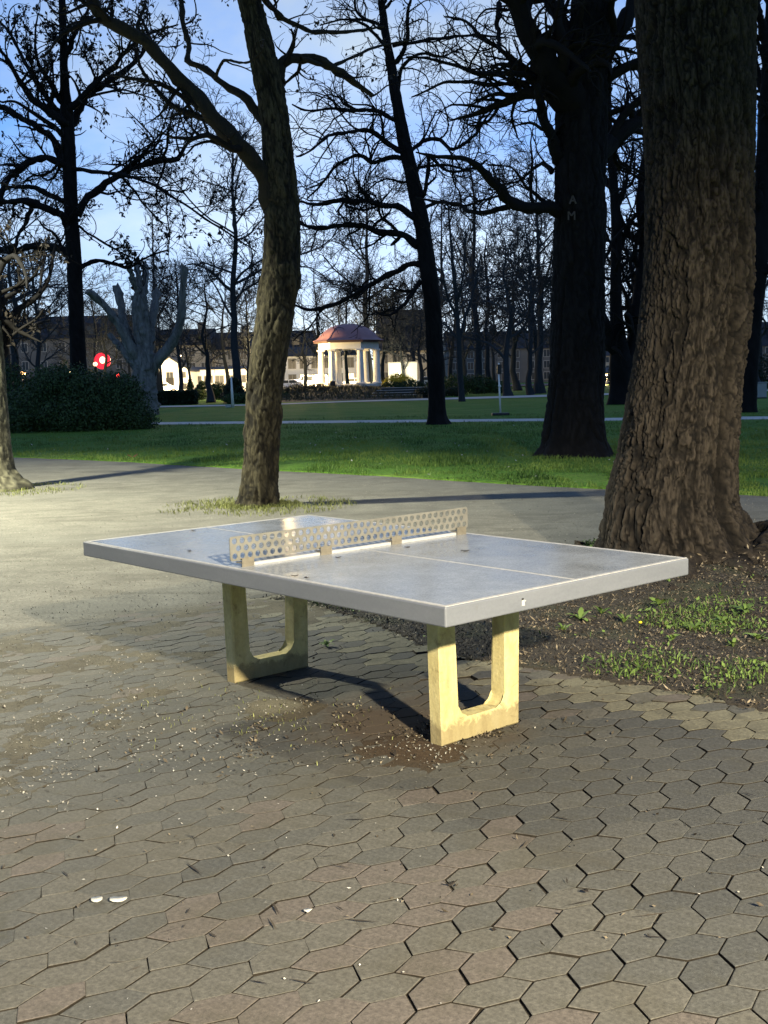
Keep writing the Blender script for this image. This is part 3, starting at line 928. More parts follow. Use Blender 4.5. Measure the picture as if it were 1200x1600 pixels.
leaf_obj('dead_leaf', gp(703, 1383, 0.007), 0.036, 0.018, 0.2, M_DEADLEAF, 'dark crumpled leaf scrap lying on bare paving', 'leaf', 0.6, seed=4, jag=0.3)
leaf_obj('dead_leaf', gp(914, 1393, 0.007), 0.028, 0.016, 0.9, M_DEADLEAF, 'small dark leaf scrap on the paving below the near table leg', 'leaf', 0.6, seed=5, jag=0.3)
M_REDLEAF = simple('reddish_leaf', (0.26, 0.09, 0.06), 0.7, 0.2, 0.2, 30)
leaf_obj('dead_leaf', gp(207, 714, 0.06), 0.20, 0.14, 0.4, M_REDLEAF, 'reddish brown leaf lying at the lawn edge', 'leaf', 0.5, seed=6)
M_YFLOWER = simple('yellow_flower', (0.75, 0.60, 0.03), 0.7, 0.2, 0.1, 40)

# ------------------------------------------------------------------ rosette weeds round the tree foot
def rosette(p, n, L, seed, label):
    r = np.random.default_rng(seed)
    root = empty('weed_plant', p, r.uniform(0, 6), label, 'plant', 'leafy weeds round the big trunk')
    prof = [(0, 0.10), (0.25, 0.55), (0.5, 0.85), (0.75, 0.8), (0.92, 0.4), (1.0, 0.02)]
    meshes = []
    for q in range(2):
        V, F = [], []
        for t, w in prof:
            arch = math.sin(t * 2.2) * 0.55
            jag = 1 + r.normal(0, 0.14)
            for sgn in (-1, 0, 1):
                V.append((t * L, sgn * w * L * 0.17 * jag, arch * L * 0.6 + (0.012 * L if sgn else 0)))
        for i in range(len(prof) - 1):
            for s_ in (0, 1):
                F.append((3 * i + s_, 3 * i + s_ + 1, 3 * i + s_ + 4, 3 * i + s_ + 3))
        me = np_mesh('leaf', np.array(V), [np.array(F)], M_WEED, True)
        vattr(me, 'tint', np.full(len(V), r.uniform(0.35, 1.0)))
        meshes.append(me)
    for i in range(n):
        o = obj('leaf', meshes[i % 2], root, (0, 0, 0), (r.normal(0, .15), r.uniform(-0.55, 0.15), i * 2 * math.pi / n + r.normal(0, .2)))
        s_ = r.uniform(0.65, 1.1)
        o.scale = (s_, s_, s_)
    return root
ros = [((906, 968), 9, 0.15, 'bushy weed clump below the table corner'), ((940, 958), 8, 0.13, 'weed clump just under the table rim'),
       ((1030, 945), 9, 0.14, 'weed with narrow spiky leaves by the bare root'), ((975, 972), 7, 0.10, 'low weed beside the yellow flower'),
       ((1085, 985), 9, 0.12, 'weed on open soil before the big root'), ((1130, 975), 8, 0.13, 'tall weed in front of the root hollow'),
       ((1165, 955), 9, 0.14, 'weed near the big trunk root end'), ((1185, 1000), 8, 0.12, 'weed at the grassy soil end beside the paving'),
       ((1050, 1000), 7, 0.09, 'small weed among leaf scraps on the soil'), ((880, 985), 7, 0.09, 'small pale weed close to the near table leg'),
       ((510, 1010), 7, 0.09, 'small weed sprouting in the paving under the table'), ((1145, 1010), 7, 0.10, 'flat weed between soil grass and paving')]
for i, (uv, n_, L, lab) in enumerate(ros):
    P = gp(*uv)
    zz, _ = soil_h(np.array([P[0]]), np.array([P[1]]))
    P = gp(*uv, max(0.0, float(zz[0])))
    rosette((P[0], P[1], max(0.002, float(zz[0]) - 0.004)), n_ + 3, L * 0.72, 100 + i, lab)
P = gp(998, 980, 0.06)
fl = empty('flower', (P[0], P[1], 0.03), 0, 'single yellow flower head on the soil', 'flower')
MB().cyl((0, 0, 0), (0.01, 0, 0.06), 0.002, 0.0015, 6).done('stem', M_WEED, fl)
MB().sphere((0.01, 0, 0.060), 0.011, 1, 1, 0.7, 2).done('bloom', M_YFLOWER, fl)

# ------------------------------------------------------------------ the table
tbl = empty('table_tennis_table', (T_X, T_Y, 0), T_YAW, 'concrete outdoor table tennis table with perforated metal net and U shaped legs', 'table')
HX, HY = 0.7625, 1.37
MB().box(-HX, HX, -HY, HY, TTOP - TH, TTOP, 0.006).done('tabletop', M_RIM, tbl)
MB().box(-HX + 0.018, HX - 0.018, -HY + 0.018, HY - 0.018, TTOP - 0.02, TTOP + 0.0012).done('playing_surface', M_TOP, tbl)
MB().box(-0.0045, 0.0045, -HY + 0.020, HY - 0.020, TTOP - 0.01, TTOP + 0.0026).done('centre_line', M_LINE, tbl)
MB().box(-0.69, 0.70, -0.012, 0.012, TTOP - 0.01, TTOP + 0.014, 0.002).done('net_rail', M_RAIL, tbl)
for bx0, bx1, by0, by1 in ((-HX + .006, -HX + .026, -HY + .006, HY - .006), (HX - .026, HX - .006, -HY + .006, HY - .006), (-HX + .0265, HX - .0265, -HY + .006, -HY + .026), (-HX + .0265, HX - .0265, HY - .026, HY - .006)):
    MB().box(bx0, bx1, by0, by1, TTOP - 0.012, TTOP + 0.0022).done('edge_line', M_LINE, tbl)
def leg_bm(y0, flip):
    wt, wb, pw, bar, zt = 0.262, 0.247, 0.102, 0.105, TTOP - TH - 0.001
    out = [(-wb, 0), (-wb + 0.10, 0.001), (-wb + 0.15, 0.014), (wb - 0.15, 0.014), (wb - 0.10, 0.001), (wb, 0), (wt, zt), (wt - pw, zt)]
    def arc(cx, cz, r, a0, a1, n=6):
        return [(cx + r * math.cos(math.radians(a0 + (a1 - a0) * i / n)), cz + r * math.sin(math.radians(a0 + (a1 - a0) * i / n))) for i in range(n + 1)]
    r = 0.055
    ix = wb - pw + 0.003
    out += arc(ix - r, bar + r, r, 0, -90)
    out += arc(-ix + r, bar + r, r, -90, -180)
    out += [(-wt + pw, zt), (-wt, zt)]
    m = MB()
    m.prism(out, 'y', y0, y0 + 0.0816)
    es = [e for e in m.bm.edges if len({round(v.co.y, 4) for v in e.verts}) == 1 and not all(v.co.z > zt - 0.01 for v in e.verts)]
    bmesh.ops.bevel(m.bm, geom=es, offset=0.008, segments=1, affect='EDGES', profile=0.6)
    return m
leg_bm(-0.8143, False).done('leg', M_CONC, tbl)
leg_bm(0.745, True).done('leg', M_CONC, tbl)
# number plate remains on the near end
MB().box(-0.350, -0.334, -HY - 0.0012, -HY + 0.002, 0.706, 0.728).done('sticker', M_LINE, tbl)
MB().box(-0.350, -0.340, -HY - 0.0016, -HY + 0.002, 0.7285, 0.7355).done('sticker', M_DARK, tbl)
MB().box(-0.333, -0.327, -HY - 0.0016, -HY + 0.002, 0.7215, 0.7255).done('sticker', M_LINE, tbl)
# net: perforated plate
def net_plate():
    cu = bpy.data.curves.new('net_plate', 'CURVE')
    cu.dimensions = '2D'
    cu.fill_mode = 'BOTH'
    cu.extrude = 0.002
    def spl(pts):
        s_ = cu.splines.new('POLY')
        s_.points.add(len(pts) - 1)
        for p, (x, y) in zip(s_.points, pts): p.co = (x, y, 0, 1)
        s_.use_cyclic_u = True
    x0, x1, z0, z1, r = -0.757, 0.757, 0.789, 0.9, 0.012
    P = []
    for cx, cz, a0 in ((x1 - r, z1 - r, 0), (x0 + r, z1 - r, 90), (x0 + r, z0 + r, 180), (x1 - r, z0 + r, 270)):
        for i in range(4):
            a = math.radians(a0 + 30 * i)
            P.append((cx + r * math.cos(a), cz + r * math.sin(a)))
    spl(P)
    pitch, rad = 0.0418, 0.0138
    for row, z in enumerate((0.8105, 0.8445, 0.8785)):
        nn = 36 if row != 1 else 35
        xs0 = -pitch * (nn - 1) / 2
        for i in range(nn):
            cx = xs0 + i * pitch
            spl([(cx + rad * math.cos(a), z + rad * math.sin(a)) for a in (k * math.pi / 7 for k in range(14))])
    tmp = bpy.data.objects.new('tmp', cu)
    C.objects.link(tmp)
    bpy.context.view_layer.update()
    me = bpy.data.meshes.new_from_object(tmp.evaluated_get(bpy.context.evaluated_depsgraph_get()))
    bpy.data.objects.remove(tmp)
    bpy.data.curves.remove(cu)
    me.materials.clear()
    me.materials.append(M_NET)
    return me
net = obj('net', net_plate(), tbl, (0, 0, 0), (math.pi / 2, 0, 0))
for cx in (-0.676, -0.224, 0.229, 0.69):
    m = MB()
    m.box(cx - 0.033, cx + 0.033, -0.024, -0.0205, TTOP + 0.001, 0.802)
    m.box(cx - 0.033, cx + 0.033, -0.026, 0.026, TTOP + 0.0165, TTOP + 0.021)
    m.done('bracket', M_BRACKET, tbl)
# crumbs on the table
tr = np.random.default_rng(5)
CRUMB = ['dark crumb alone on the far right quarter of the table top', 'larger dark crumb near the front edge before the net', 'tiny crumb just beside the larger one before the net',
         'dark crumb on the bluish left half near its front edge', 'dark crumb on the bluish left half toward its far edge', 'dark crumb close to the centre line by the net', 'tiny crumb right at the second net bracket']
for k_, (u, v) in enumerate([(727, 862), (479, 904), (461, 901), (296, 862), (301, 830), (637, 856), (528, 872)]):
    P = gp(u, v, TTOP)
    leaf_obj('dead_leaf', (P[0], P[1], TTOP + 0.002), tr.uniform(.018, .032), tr.uniform(.012, .02), tr.uniform(0, 6), M_DEADLEAF,
             CRUMB[k_], 'leaf', 0.15, 'dark crumbs on the table top', 0.35, 30 + k_)

# ------------------------------------------------------------------ trees
def resample(P, R, n):
    P, R = np.asarray(P, float), np.asarray(R, float)
    # Catmull-Rom through the points, then even spacing
    Q, S = [], []
    m = len(P)
    for i in range(m - 1):
        p0, p1, p2, p3 = P[max(i - 1, 0)], P[i], P[i + 1], P[min(i + 2, m - 1)]
        for t in np.linspace(0, 1, 8, endpoint=False):
            Q.append(0.5 * ((2 * p1) + (-p0 + p2) * t + (2 * p0 - 5 * p1 + 4 * p2 - p3) * t * t + (-p0 + 3 * p1 - 3 * p2 + p3) * t ** 3))
            S.append(R[i] + (R[i + 1] - R[i]) * t)
    Q.append(P[-1]); S.append(R[-1])
    Q, S = np.array(Q), np.array(S)
    d = np.concatenate([[0], np.cumsum(np.linalg.norm(np.diff(Q, axis=0), axis=1))])
    tt = np.linspace(0, d[-1], n)
    return np.stack([np.interp(tt, d, Q[:, k]) for k in range(3)], 1), np.interp(tt, d, S)
def frames(P):
    T = np.gradient(P, axis=-2)
    T /= np.linalg.norm(T, axis=-1, keepdims=True) + 1e-9
    ref = np.zeros_like(T)
    m = np.abs(T[..., 2]).mean(-1) > 0.75
    ref[...] = np.where(m[..., None, None], np.array([0, 1.0, 0]), np.array([0, 0, 1.0]))
    A = np.cross(T, ref)
    A /= np.linalg.norm(A, axis=-1, keepdims=True) + 1e-9
    B = np.cross(A, T)
    return T, A, B
def tubes(P, R, sides):
    """P (B,S,3), R (B,S) -> V, quads"""
    B, S, _ = P.shape
    T, A, Bn = frames(P)
    th = np.arange(sides) * 2 * np.pi / sides
    V = P[:, :, None, :] + R[:, :, None, None] * (np.cos(th)[None, None, :, None] * A[:, :, None, :] + np.sin(th)[None, None, :, None] * Bn[:, :, None, :])
    idx = np.arange(B * S * sides).reshape(B, S, sides)
    a, b = idx[:, :-1, :], idx[:, 1:, :]
    q = np.stack([a, np.roll(a, -1, 2), np.roll(b, -1, 2), b], -1).reshape(-1, 4)
    return V.reshape(-1, 3), q
class Soup:
    def __init__(self): self.V, self.Q, self.n = [], [], 0
    def add(self, V, q):
        self.V.append(V); self.Q.append(q + self.n); self.n += len(V)
    def mesh(self, name, mat, org, smooth=True):
        return np_mesh(name, np.vstack(self.V) - np.asarray(org), [np.vstack(self.Q)], mat, smooth)
def grow(rng, P, R, per_m, t0, t1, len_f, len_min, len_max, ang, up, wig, S, rfac, rmin, rtip, tfall=0.5, sag=0.0):
    Bn, Sn, _ = P.shape
    seg = np.linalg.norm(np.diff(P, axis=1), axis=2)
    L = seg.sum(1)
    cnt = rng.poisson(L * per_m * (t1 - t0))
    pid = np.repeat(np.arange(Bn), cnt)
    N = len(pid)
    if N == 0: return np.zeros((0, S, 3)), np.zeros((0, S))
    t = rng.uniform(t0, t1, N)
    f = t * (Sn - 1)
    i = np.minimum(f.astype(int), Sn - 2)
    w = (f - i)[:, None]
    p = P[pid, i] * (1 - w) + P[pid, i + 1] * w
    r = R[pid, i] * (1 - w[:, 0]) + R[pid, i + 1] * w[:, 0]
    T = P[pid, i + 1] - P[pid, i]
    T /= np.linalg.norm(T, axis=1, keepdims=True) + 1e-9
    rd = rng.normal(0, 1, (N, 3)) + np.array([0, 0, up * 1.2])
    nrm = rd - (rd * T).sum(1, keepdims=True) * T
    nrm /= np.linalg.norm(nrm, axis=1, keepdims=True) + 1e-9
    a = np.radians(rng.normal(ang, 12, N))[:, None]
    D = np.cos(a) * T + np.sin(a) * nrm
    ln = np.clip(L[pid] * len_f * (1 - tfall * t) * rng.uniform(0.5, 1.25, N), len_min, len_max)
    r0 = np.maximum(np.minimum(r * rfac * rng.uniform(0.7, 1.05, N), r * 0.85), rmin)
    out = np.empty((N, S, 3))
    out[:, 0] = p
    st = (ln / (S - 1))[:, None]
    wd = rng.normal(0, wig, (N, 3))
    for s in range(1, S):
        wd = wd * 0.45 + rng.normal(0, wig, (N, 3))
        D = D + wd + np.array([0, 0, 1.0]) * (up * 0.10 - sag * 0.10)
        D /= np.linalg.norm(D, axis=1, keepdims=True)
        out[:, s] = out[:, s - 1] + D * st
    rr = r0[:, None] * np.linspace(1, 0, S)[None, :] ** 0.8 + np.minimum(rtip, r0[:, None] * 0.9) * np.linspace(0, 1, S)[None, :]
    return out, rr
def bark_trunk(P, R, rings, sides, org, mat, rng, plate=0.05, depth=0.02, flare=0.0, seam=None, lob=5, zstretch=6.5, knobs=0.0):
    """trunk with real bark relief: plates and cracks pushed in and out of the surface"""
    P, R = resample(P, R, rings)
    T, A, Bn = frames(P[None])
    A, Bn = A[0], Bn[0]
    th = np.arange(sides) * 2 * np.pi / sides
    dist = np.concatenate([[0], np.cumsum(np.linalg.norm(np.diff(P, axis=0), axis=1))])
    TH_, DS = np.meshgrid(th, dist)
    RR = np.repeat(R[:, None], sides, 1)
    ph = rng.uniform(0, 6, 4)
    low = np.exp(-DS / (R[0] * 1.1))
    RR = RR * (1 + flare * low * (np.cos(lob * TH_ + ph[0]) * 0.6 + np.cos((lob + 2) * TH_ + ph[1]) * 0.4))
    RR = RR * (1 + 0.06 * (fbm(np.cos(TH_) * 1.5, np.sin(TH_) * 1.5, DS * 0.8, 3, k=int(rng.integers(99))) - 0.5) * 2)
    if knobs:
        RR = RR * (1 + knobs * sstep(0.62, 0.75, fbm(np.cos(TH_) * 2.2, np.sin(TH_) * 2.2, DS * 3.0, 2, k=41)))
    rm = R.mean()
    cx, cy = np.cos(TH_) * rm / plate, np.sin(TH_) * rm / plate
    cz = DS / plate
    wz = (fbm(cx * 0.35, cy * 0.35, cz * 0.22, 3, k=3) - 0.5) * 2.4
    n1 = fbm(cx * 0.62 + wz, cy * 0.62 + wz, cz * 0.62 / zstretch, 2, k=31, gain=0.4)
    n2 = fbm(cx * 1.05 - wz, cy * 1.05 + wz, cz * 1.05 / (zstretch * 0.8) + 9.1, 2, k=47, gain=0.4)
    f1 = sstep(0.0, 0.075, np.abs(n1 - 0.5))
    f2 = sstep(0.0, 0.085, np.abs(n2 - 0.5))
    e = voronoi_edge(cx * 0.9 + wz * 0.5, cy * 0.9 - wz * 0.5, cz * 0.9 / (zstretch * 0.75), 2)
    crack = np.minimum(f1, 0.25 + 0.75 * f2) * (0.45 + 0.55 * sstep(0.0, 0.22, e))
    n3 = fbm(cx * 0.26 + wz * 0.35, cy * 0.26 - wz * 0.35, cz * 0.26 / (zstretch * 1.25) + 3.3, 2, k=61, gain=0.5)
    f3 = sstep(0.0, 0.06, np.abs(n3 - 0.5))
    crack = crack * (0.35 + 0.65 * f3)
    RR = RR + depth * 1.1 * (f3 - 0.85)
    fine = fbm(cx * 3, cy * 3, cz * 1.4, 3, k=23) - 0.5
    RR = RR + depth * (crack - 0.6) + depth * 0.5 * fine
    if seam:
        for a0, wdt, dpt in seam:
            dd = np.angle(np.exp(1j * (TH_ - a0 - 0.25 * (fbm(DS * 0.6, DS * 0, k=4) - 0.5))))
            fade = sstep(3.4, 2.0, DS)
            RR = RR + dpt * np.exp(-(dd / wdt) ** 2) * fade
            crack = crack * (1 - (0.7 if dpt < 0 else 0) * np.exp(-(dd / wdt) ** 2) * fade)
    V = P[:, None, :] + RR[..., None] * (np.cos(TH_)[..., None] * A[:, None, :] + np.sin(TH_)[..., None] * Bn[:, None, :])
    idx = np.arange(rings * sides).reshape(rings, sides)
    a, b = idx[:-1], idx[1:]
    q = np.stack([a, np.roll(a, -1, 1), np.roll(b, -1, 1), b], -1).reshape(-1, 4)
    me = np_mesh('trunk', V.reshape(-1, 3) - np.asarray(org), [q], mat, True)
    vattr(me, 'crack', crack.ravel())
    return me
def traced(pts, Y, dy=0.0, y0=0.0):
    """pts: (u, v, r_px); depth runs from Y+y0 to Y+y0+dy along the limb"""
    n = len(pts)
    P, R = [], []
    for i, (u, v, r) in enumerate(pts):
        y = Y + y0 + dy * (i / max(1, n - 1))
        P.append(at(u, v, y)); R.append(r * y / F_PX)
    return np.array(P), np.array(R)
def leaves_on(rng, P, n, size, mat, org, hang=0.6, name='leaves'):
    B, S, _ = P.shape
    b = rng.integers(0, B, n)
    s = rng.integers(S // 2, S, n)
    c = P[b, s] + rng.normal(0, 0.02, (n, 3))
    L = size * rng.uniform(0.6, 1.4, n)[:, None]
    d = rng.normal(0, 0.55, (n, 3)) + np.array([0, 0, -hang])
    d /= np.linalg.norm(d, axis=1, keepdims=True)
    w = np.cross(d, rng.normal(0, 1, (n, 3)))
    w /= np.linalg.norm(w, axis=1, keepdims=True)
    nn = np.cross(d, w)
    cu = rng.uniform(-0.3, 0.3, (n, 1))
    V = np.stack([c, c + d * L * 0.45 + w * L * 0.3 + nn * L * cu, c + d * L, c + d * L * 0.45 - w * L * 0.3 + nn * L * cu], 1).reshape(-1, 3)
    i = np.arange(n) * 4
    me = np_mesh(name, V - np.asarray(org), [np.stack([i, i + 1, i + 2, i + 3], 1)], mat)
    vattr(me, 'tint', np.repeat(rng.uniform(0, 1, n), 4))
    return me
def make_tree(label, Y, trunk, limbs, seed, bark, twig, rings=60, sides=20, plate=0.06, depth=0.01, flare=0.1, cat='tree', auto=None,
              l2=(2.6, 0.55), l3=(4.2, 0.52), l4=(5.0, 0.55), rt=0.004, up=0.25, ang=52, wig=0.16, leaves=None, name='bare_tree', dspread=1.0, seam=None, knobs=0.0, ground_z=0.0, limb=None, tp=(0.30, 1.0), keep_z=None):
    """trunk and limbs traced in the photograph, every finer branch grown from them"""
    rng = np.random.default_rng(seed)
    P, R = traced(trunk, Y)
    base = P[0].copy()
    org = np.array([base[0], base[1], ground_z])
    P = np.vstack([[base + np.array([0, 0, ground_z - 0.12 - base[2]])], P]); R = np.concatenate([[R[0] * 1.04], R])
    root = empty(name, org, 0, label, cat)
    obj('trunk', bark_trunk(P, R, rings, sides, org, bark, rng, plate, depth, flare, seam, knobs=knobs), root)
    S0 = 26
    LP, LR = [], []
    for L in limbs:
        dy = L[0] * dspread
        p, r = traced(L[1], Y, dy)
        p, r = resample(p, r, S0)
        jit = rng.normal(0, 1, (S0, 3)) * r[:, None] * 0.30
        jit = (jit + np.roll(jit, 1, 0) + np.roll(jit, -1, 0)) / 1.9
        jit[0] = 0
        r = r * (1 + 0.10 * rng.normal(0, 1, S0))
        p = p + jit
        LP.append(p); LR.append(r)
        V, q = tubes(p[None], r[None], 12)
        V = V + rng.normal(0, 0.10, V.shape) * np.repeat(r, 12)[:, None]
        so = Soup(); so.add(V, q)
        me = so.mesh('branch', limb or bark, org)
        vattr(me, 'crack', np.full(len(V), 0.8))
        obj('branch', me, root)
    so = Soup()
    tp_, tr_ = resample(P, R, 24)
    # limbs that the photograph hides or cuts off, grown from the trunk
    if auto:
        p, r = grow(rng, tp_[None], tr_[None], auto[0], auto[1], 1.0, auto[2], 0.5, auto[3], auto[4], up, wig * 0.8, S0, 0.45, 0.012, 0.008)
        if len(p):
            V, q = tubes(p, r, 6); so.add(V, q)
            LP += list(p); LR += list(r)
    LP, LR = np.array(LP), np.array(LR)
    p2, r2 = grow(rng, LP, LR, l2[0], 0.10, 1.0, l2[1], 0.6, 4.4, ang, up, wig, 12, 0.55, rt * 1.6, rt * 1.2)
    V, q = tubes(p2, r2, 5); so.add(V, q)
    p3, r3 = grow(rng, p2, r2, l3[0], 0.10, 1.0, l3[1], 0.35, 2.0, ang, up, wig * 1.1, 7, 0.6, rt * 1.15, rt)
    V, q = tubes(p3, r3, 3); so.add(V, q)
    p4, r4 = grow(rng, p3, r3, l4[0], 0.15, 1.0, l4[1], 0.18, 0.95, ang, up, wig * 1.1, 4, 0.7, rt * 0.85, rt * 0.7)
    V, q = tubes(p4, r4, 3); so.add(V, q)
    cr = obj('crown', so.mesh('crown', twig, org), root)
    cr['kind'] = 'stuff'
    if leaves:
        lo = obj('leaves', leaves_on(rng, p3, leaves[0], leaves[1], M_DEADLEAF, org), root)
        lo['kind'] = 'stuff'
    return root

# --- the big ridged trunk beside the table
make_tree('huge brown ridged trunk standing right behind the table corner', 9.55,
          [(1072, 902, 168), (1058, 872, 136), (1052, 838, 117), (1048, 790, 102), (1056, 720, 91), (1064, 650, 86), (1072, 580, 82), (1081, 500, 80), (1089, 420, 80), (1092, 300, 79), (1092, 200, 79), (1088, 80, 84), (1087, 0, 88), (1085, -90, 92), (1083, -200, 94)],
          [(1.5, [(1090, -150, 60), (1150, -330, 45), (1250, -520, 30), (1400, -700, 16)]), (1.0, [(1075, -160, 60), (1000, -380, 42), (900, -620, 26), (820, -820, 12)])],
          6, M_BARK_BIG, M_TWIG, rings=560, sides=340, plate=0.027, depth=0.024, flare=0.14, seam=[(-2.18, 0.10, -0.10), (-2.50, 0.20, 0.065)], l2=(0.5, 0.4), l3=(1.5, 0.4), l4=(2.5, 0.5), name='park_tree')
big = [o for o in bpy.data.objects if o.name.startswith('park_tree')][0]
_rr = np.random.default_rng(66)
for pts in ([(2.75, 9.05, .25, .10), (2.95, 8.75, .11, .065), (3.2, 8.4, .06, .045), (3.6, 8.05, .02, .03), (4.0, 7.8, -.05, .02)],
            [(2.30, 8.95, .25, .09), (2.22, 8.60, .11, .06), (2.05, 8.25, .07, .042), (1.85, 7.9, .04, .03), (1.6, 7.65, -.03, .02)],
            [(2.55, 8.95, .20, .09), (2.62, 8.55, .10, .055), (2.62, 8.2, .06, .035), (2.75, 7.85, .00, .02)],
            [(1.92, 9.35, .24, .10), (1.70, 9.15, .11, .07), (1.50, 8.85, .05, .045), (1.25, 8.6, -.03, .03)],
            [(2.90, 9.35, .26, .13), (3.25, 9.30, .12, .085), (3.6, 9.15, .06, .055), (4.1, 9.0, -.03, .03)]):
    A = np.array(pts)
    A[0, :2] = A[0, :2] + (np.array([2.38, 9.50]) - A[0, :2]) * 0.45
    A[0, 2] *= 0.7
    p, r = resample(A[:, :3], A[:, 3], 26)
    p = p + _rr.normal(0, .012, p.shape)
    V, q = tubes(p[None], r[None], 14)
    V = V + _rr.normal(0, .006, V.shape)
    me = np_mesh('root', V - np.array(big.location), [q], M_BARK_BIG, True)
    vattr(me, 'crack', _rr.uniform(.4, 1, len(V)))
    obj('root', me, big)
# --- the leaning trunk in the gravel
make_tree('leaning grey barked tree in the gravel with one long limb crossing the sky', 15.1,
          [(404, 793, 40), (405, 780, 33), (406, 755, 29), (408, 720, 27), (411, 660, 27), (414, 610, 27), (420, 560, 28), (428, 505, 28), (436, 450, 29), (440, 400, 28), (440, 340, 27), (437, 285, 25), (431, 200, 21), (422, 140, 21), (410, 85, 20), (395, 20, 18), (383, -30, 17), (360, -110, 14), (345, -200, 10)],
          [(-0.8, [(428, 320, 16.40), (415, 285, 13.94), (397, 258, 13.12), (353, 200, 12.30), (300, 143, 11.07), (253, 93, 10.25), (207, 57, 9.43), (160, 23, 8.61), (143, -5, 8.20), (120, -60, 6.56)]),
           (0.9, [(415, 192, 7.38), (397, 172, 6.56), (367, 142, 5.74), (337, 122, 4.92), (310, 105, 4.51), (293, 93, 4.51), (292, 67, 4.10), (284, 20, 3.69), (280, -30, 2.87)]),
           (0.6, [(437, 130, 8.20), (443, 100, 7.79), (467, 90, 7.38), (497, 93, 6.56), (527, 112, 6.15), (553, 130, 4.92), (583, 149, 2.87)]),
           (1.4, [(405, -20, 5.74), (413, 0, 4.92), (433, 20, 4.10), (460, 38, 3.77), (487, 50, 3.44), (527, 50, 2.95), (567, 47, 2.13), (600, 40, 1.31)]),
           (1.6, [(470, 92, 3.28), (520, 102, 2.79), (570, 80, 2.30), (600, 70, 1.80), (650, 62, 1.15)]),
           (0.5, [(253, 93, 4.10), (225, 70, 3.28), (215, 40, 2.79), (228, 10, 2.05)]),
           (-0.6, [(337, 122, 2.87), (350, 95, 2.13), (385, 98, 1.64), (410, 80, 1.23)])],
          12, M_BARK_MID, M_TWIG, rings=420, sides=110, plate=0.040, depth=0.016, flare=0.10, auto=(0.5, 0.7, 0.35, 2.4, 55), l2=(3.2, 0.55), l3=(4.4, 0.55), l4=(5.0, 0.55), rt=0.0036, knobs=0.10, name='park_tree', leaves=(600, 0.05), limb=M_BARK_LIMB)
# --- the pale slender trunk at the picture's edge
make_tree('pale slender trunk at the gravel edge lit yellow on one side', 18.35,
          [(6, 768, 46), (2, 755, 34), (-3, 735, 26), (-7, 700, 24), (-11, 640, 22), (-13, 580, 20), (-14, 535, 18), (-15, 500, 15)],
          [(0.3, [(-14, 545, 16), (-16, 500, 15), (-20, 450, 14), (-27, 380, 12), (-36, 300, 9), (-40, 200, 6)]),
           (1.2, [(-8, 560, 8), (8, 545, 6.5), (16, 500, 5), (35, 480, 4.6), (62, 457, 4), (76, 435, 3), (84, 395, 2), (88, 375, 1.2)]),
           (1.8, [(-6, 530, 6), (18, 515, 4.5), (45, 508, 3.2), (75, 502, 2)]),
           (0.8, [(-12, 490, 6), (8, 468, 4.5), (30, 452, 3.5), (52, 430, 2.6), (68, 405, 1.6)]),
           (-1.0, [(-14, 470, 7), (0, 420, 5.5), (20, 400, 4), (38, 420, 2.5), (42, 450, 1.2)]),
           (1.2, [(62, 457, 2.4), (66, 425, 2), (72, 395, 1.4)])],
          14, M_BARK_PALE, M_TWIG, rings=160, sides=60, plate=0.05, depth=0.007, flare=0.16, l2=(1.6, 0.5), l3=(2.6, 0.5), l4=(3.0, 0.5), rt=0.0035, name='park_tree', leaves=(500, 0.07), limb=M_BARK_DARK)  # dark bark on upper trunk and limbs stands in for unlit height
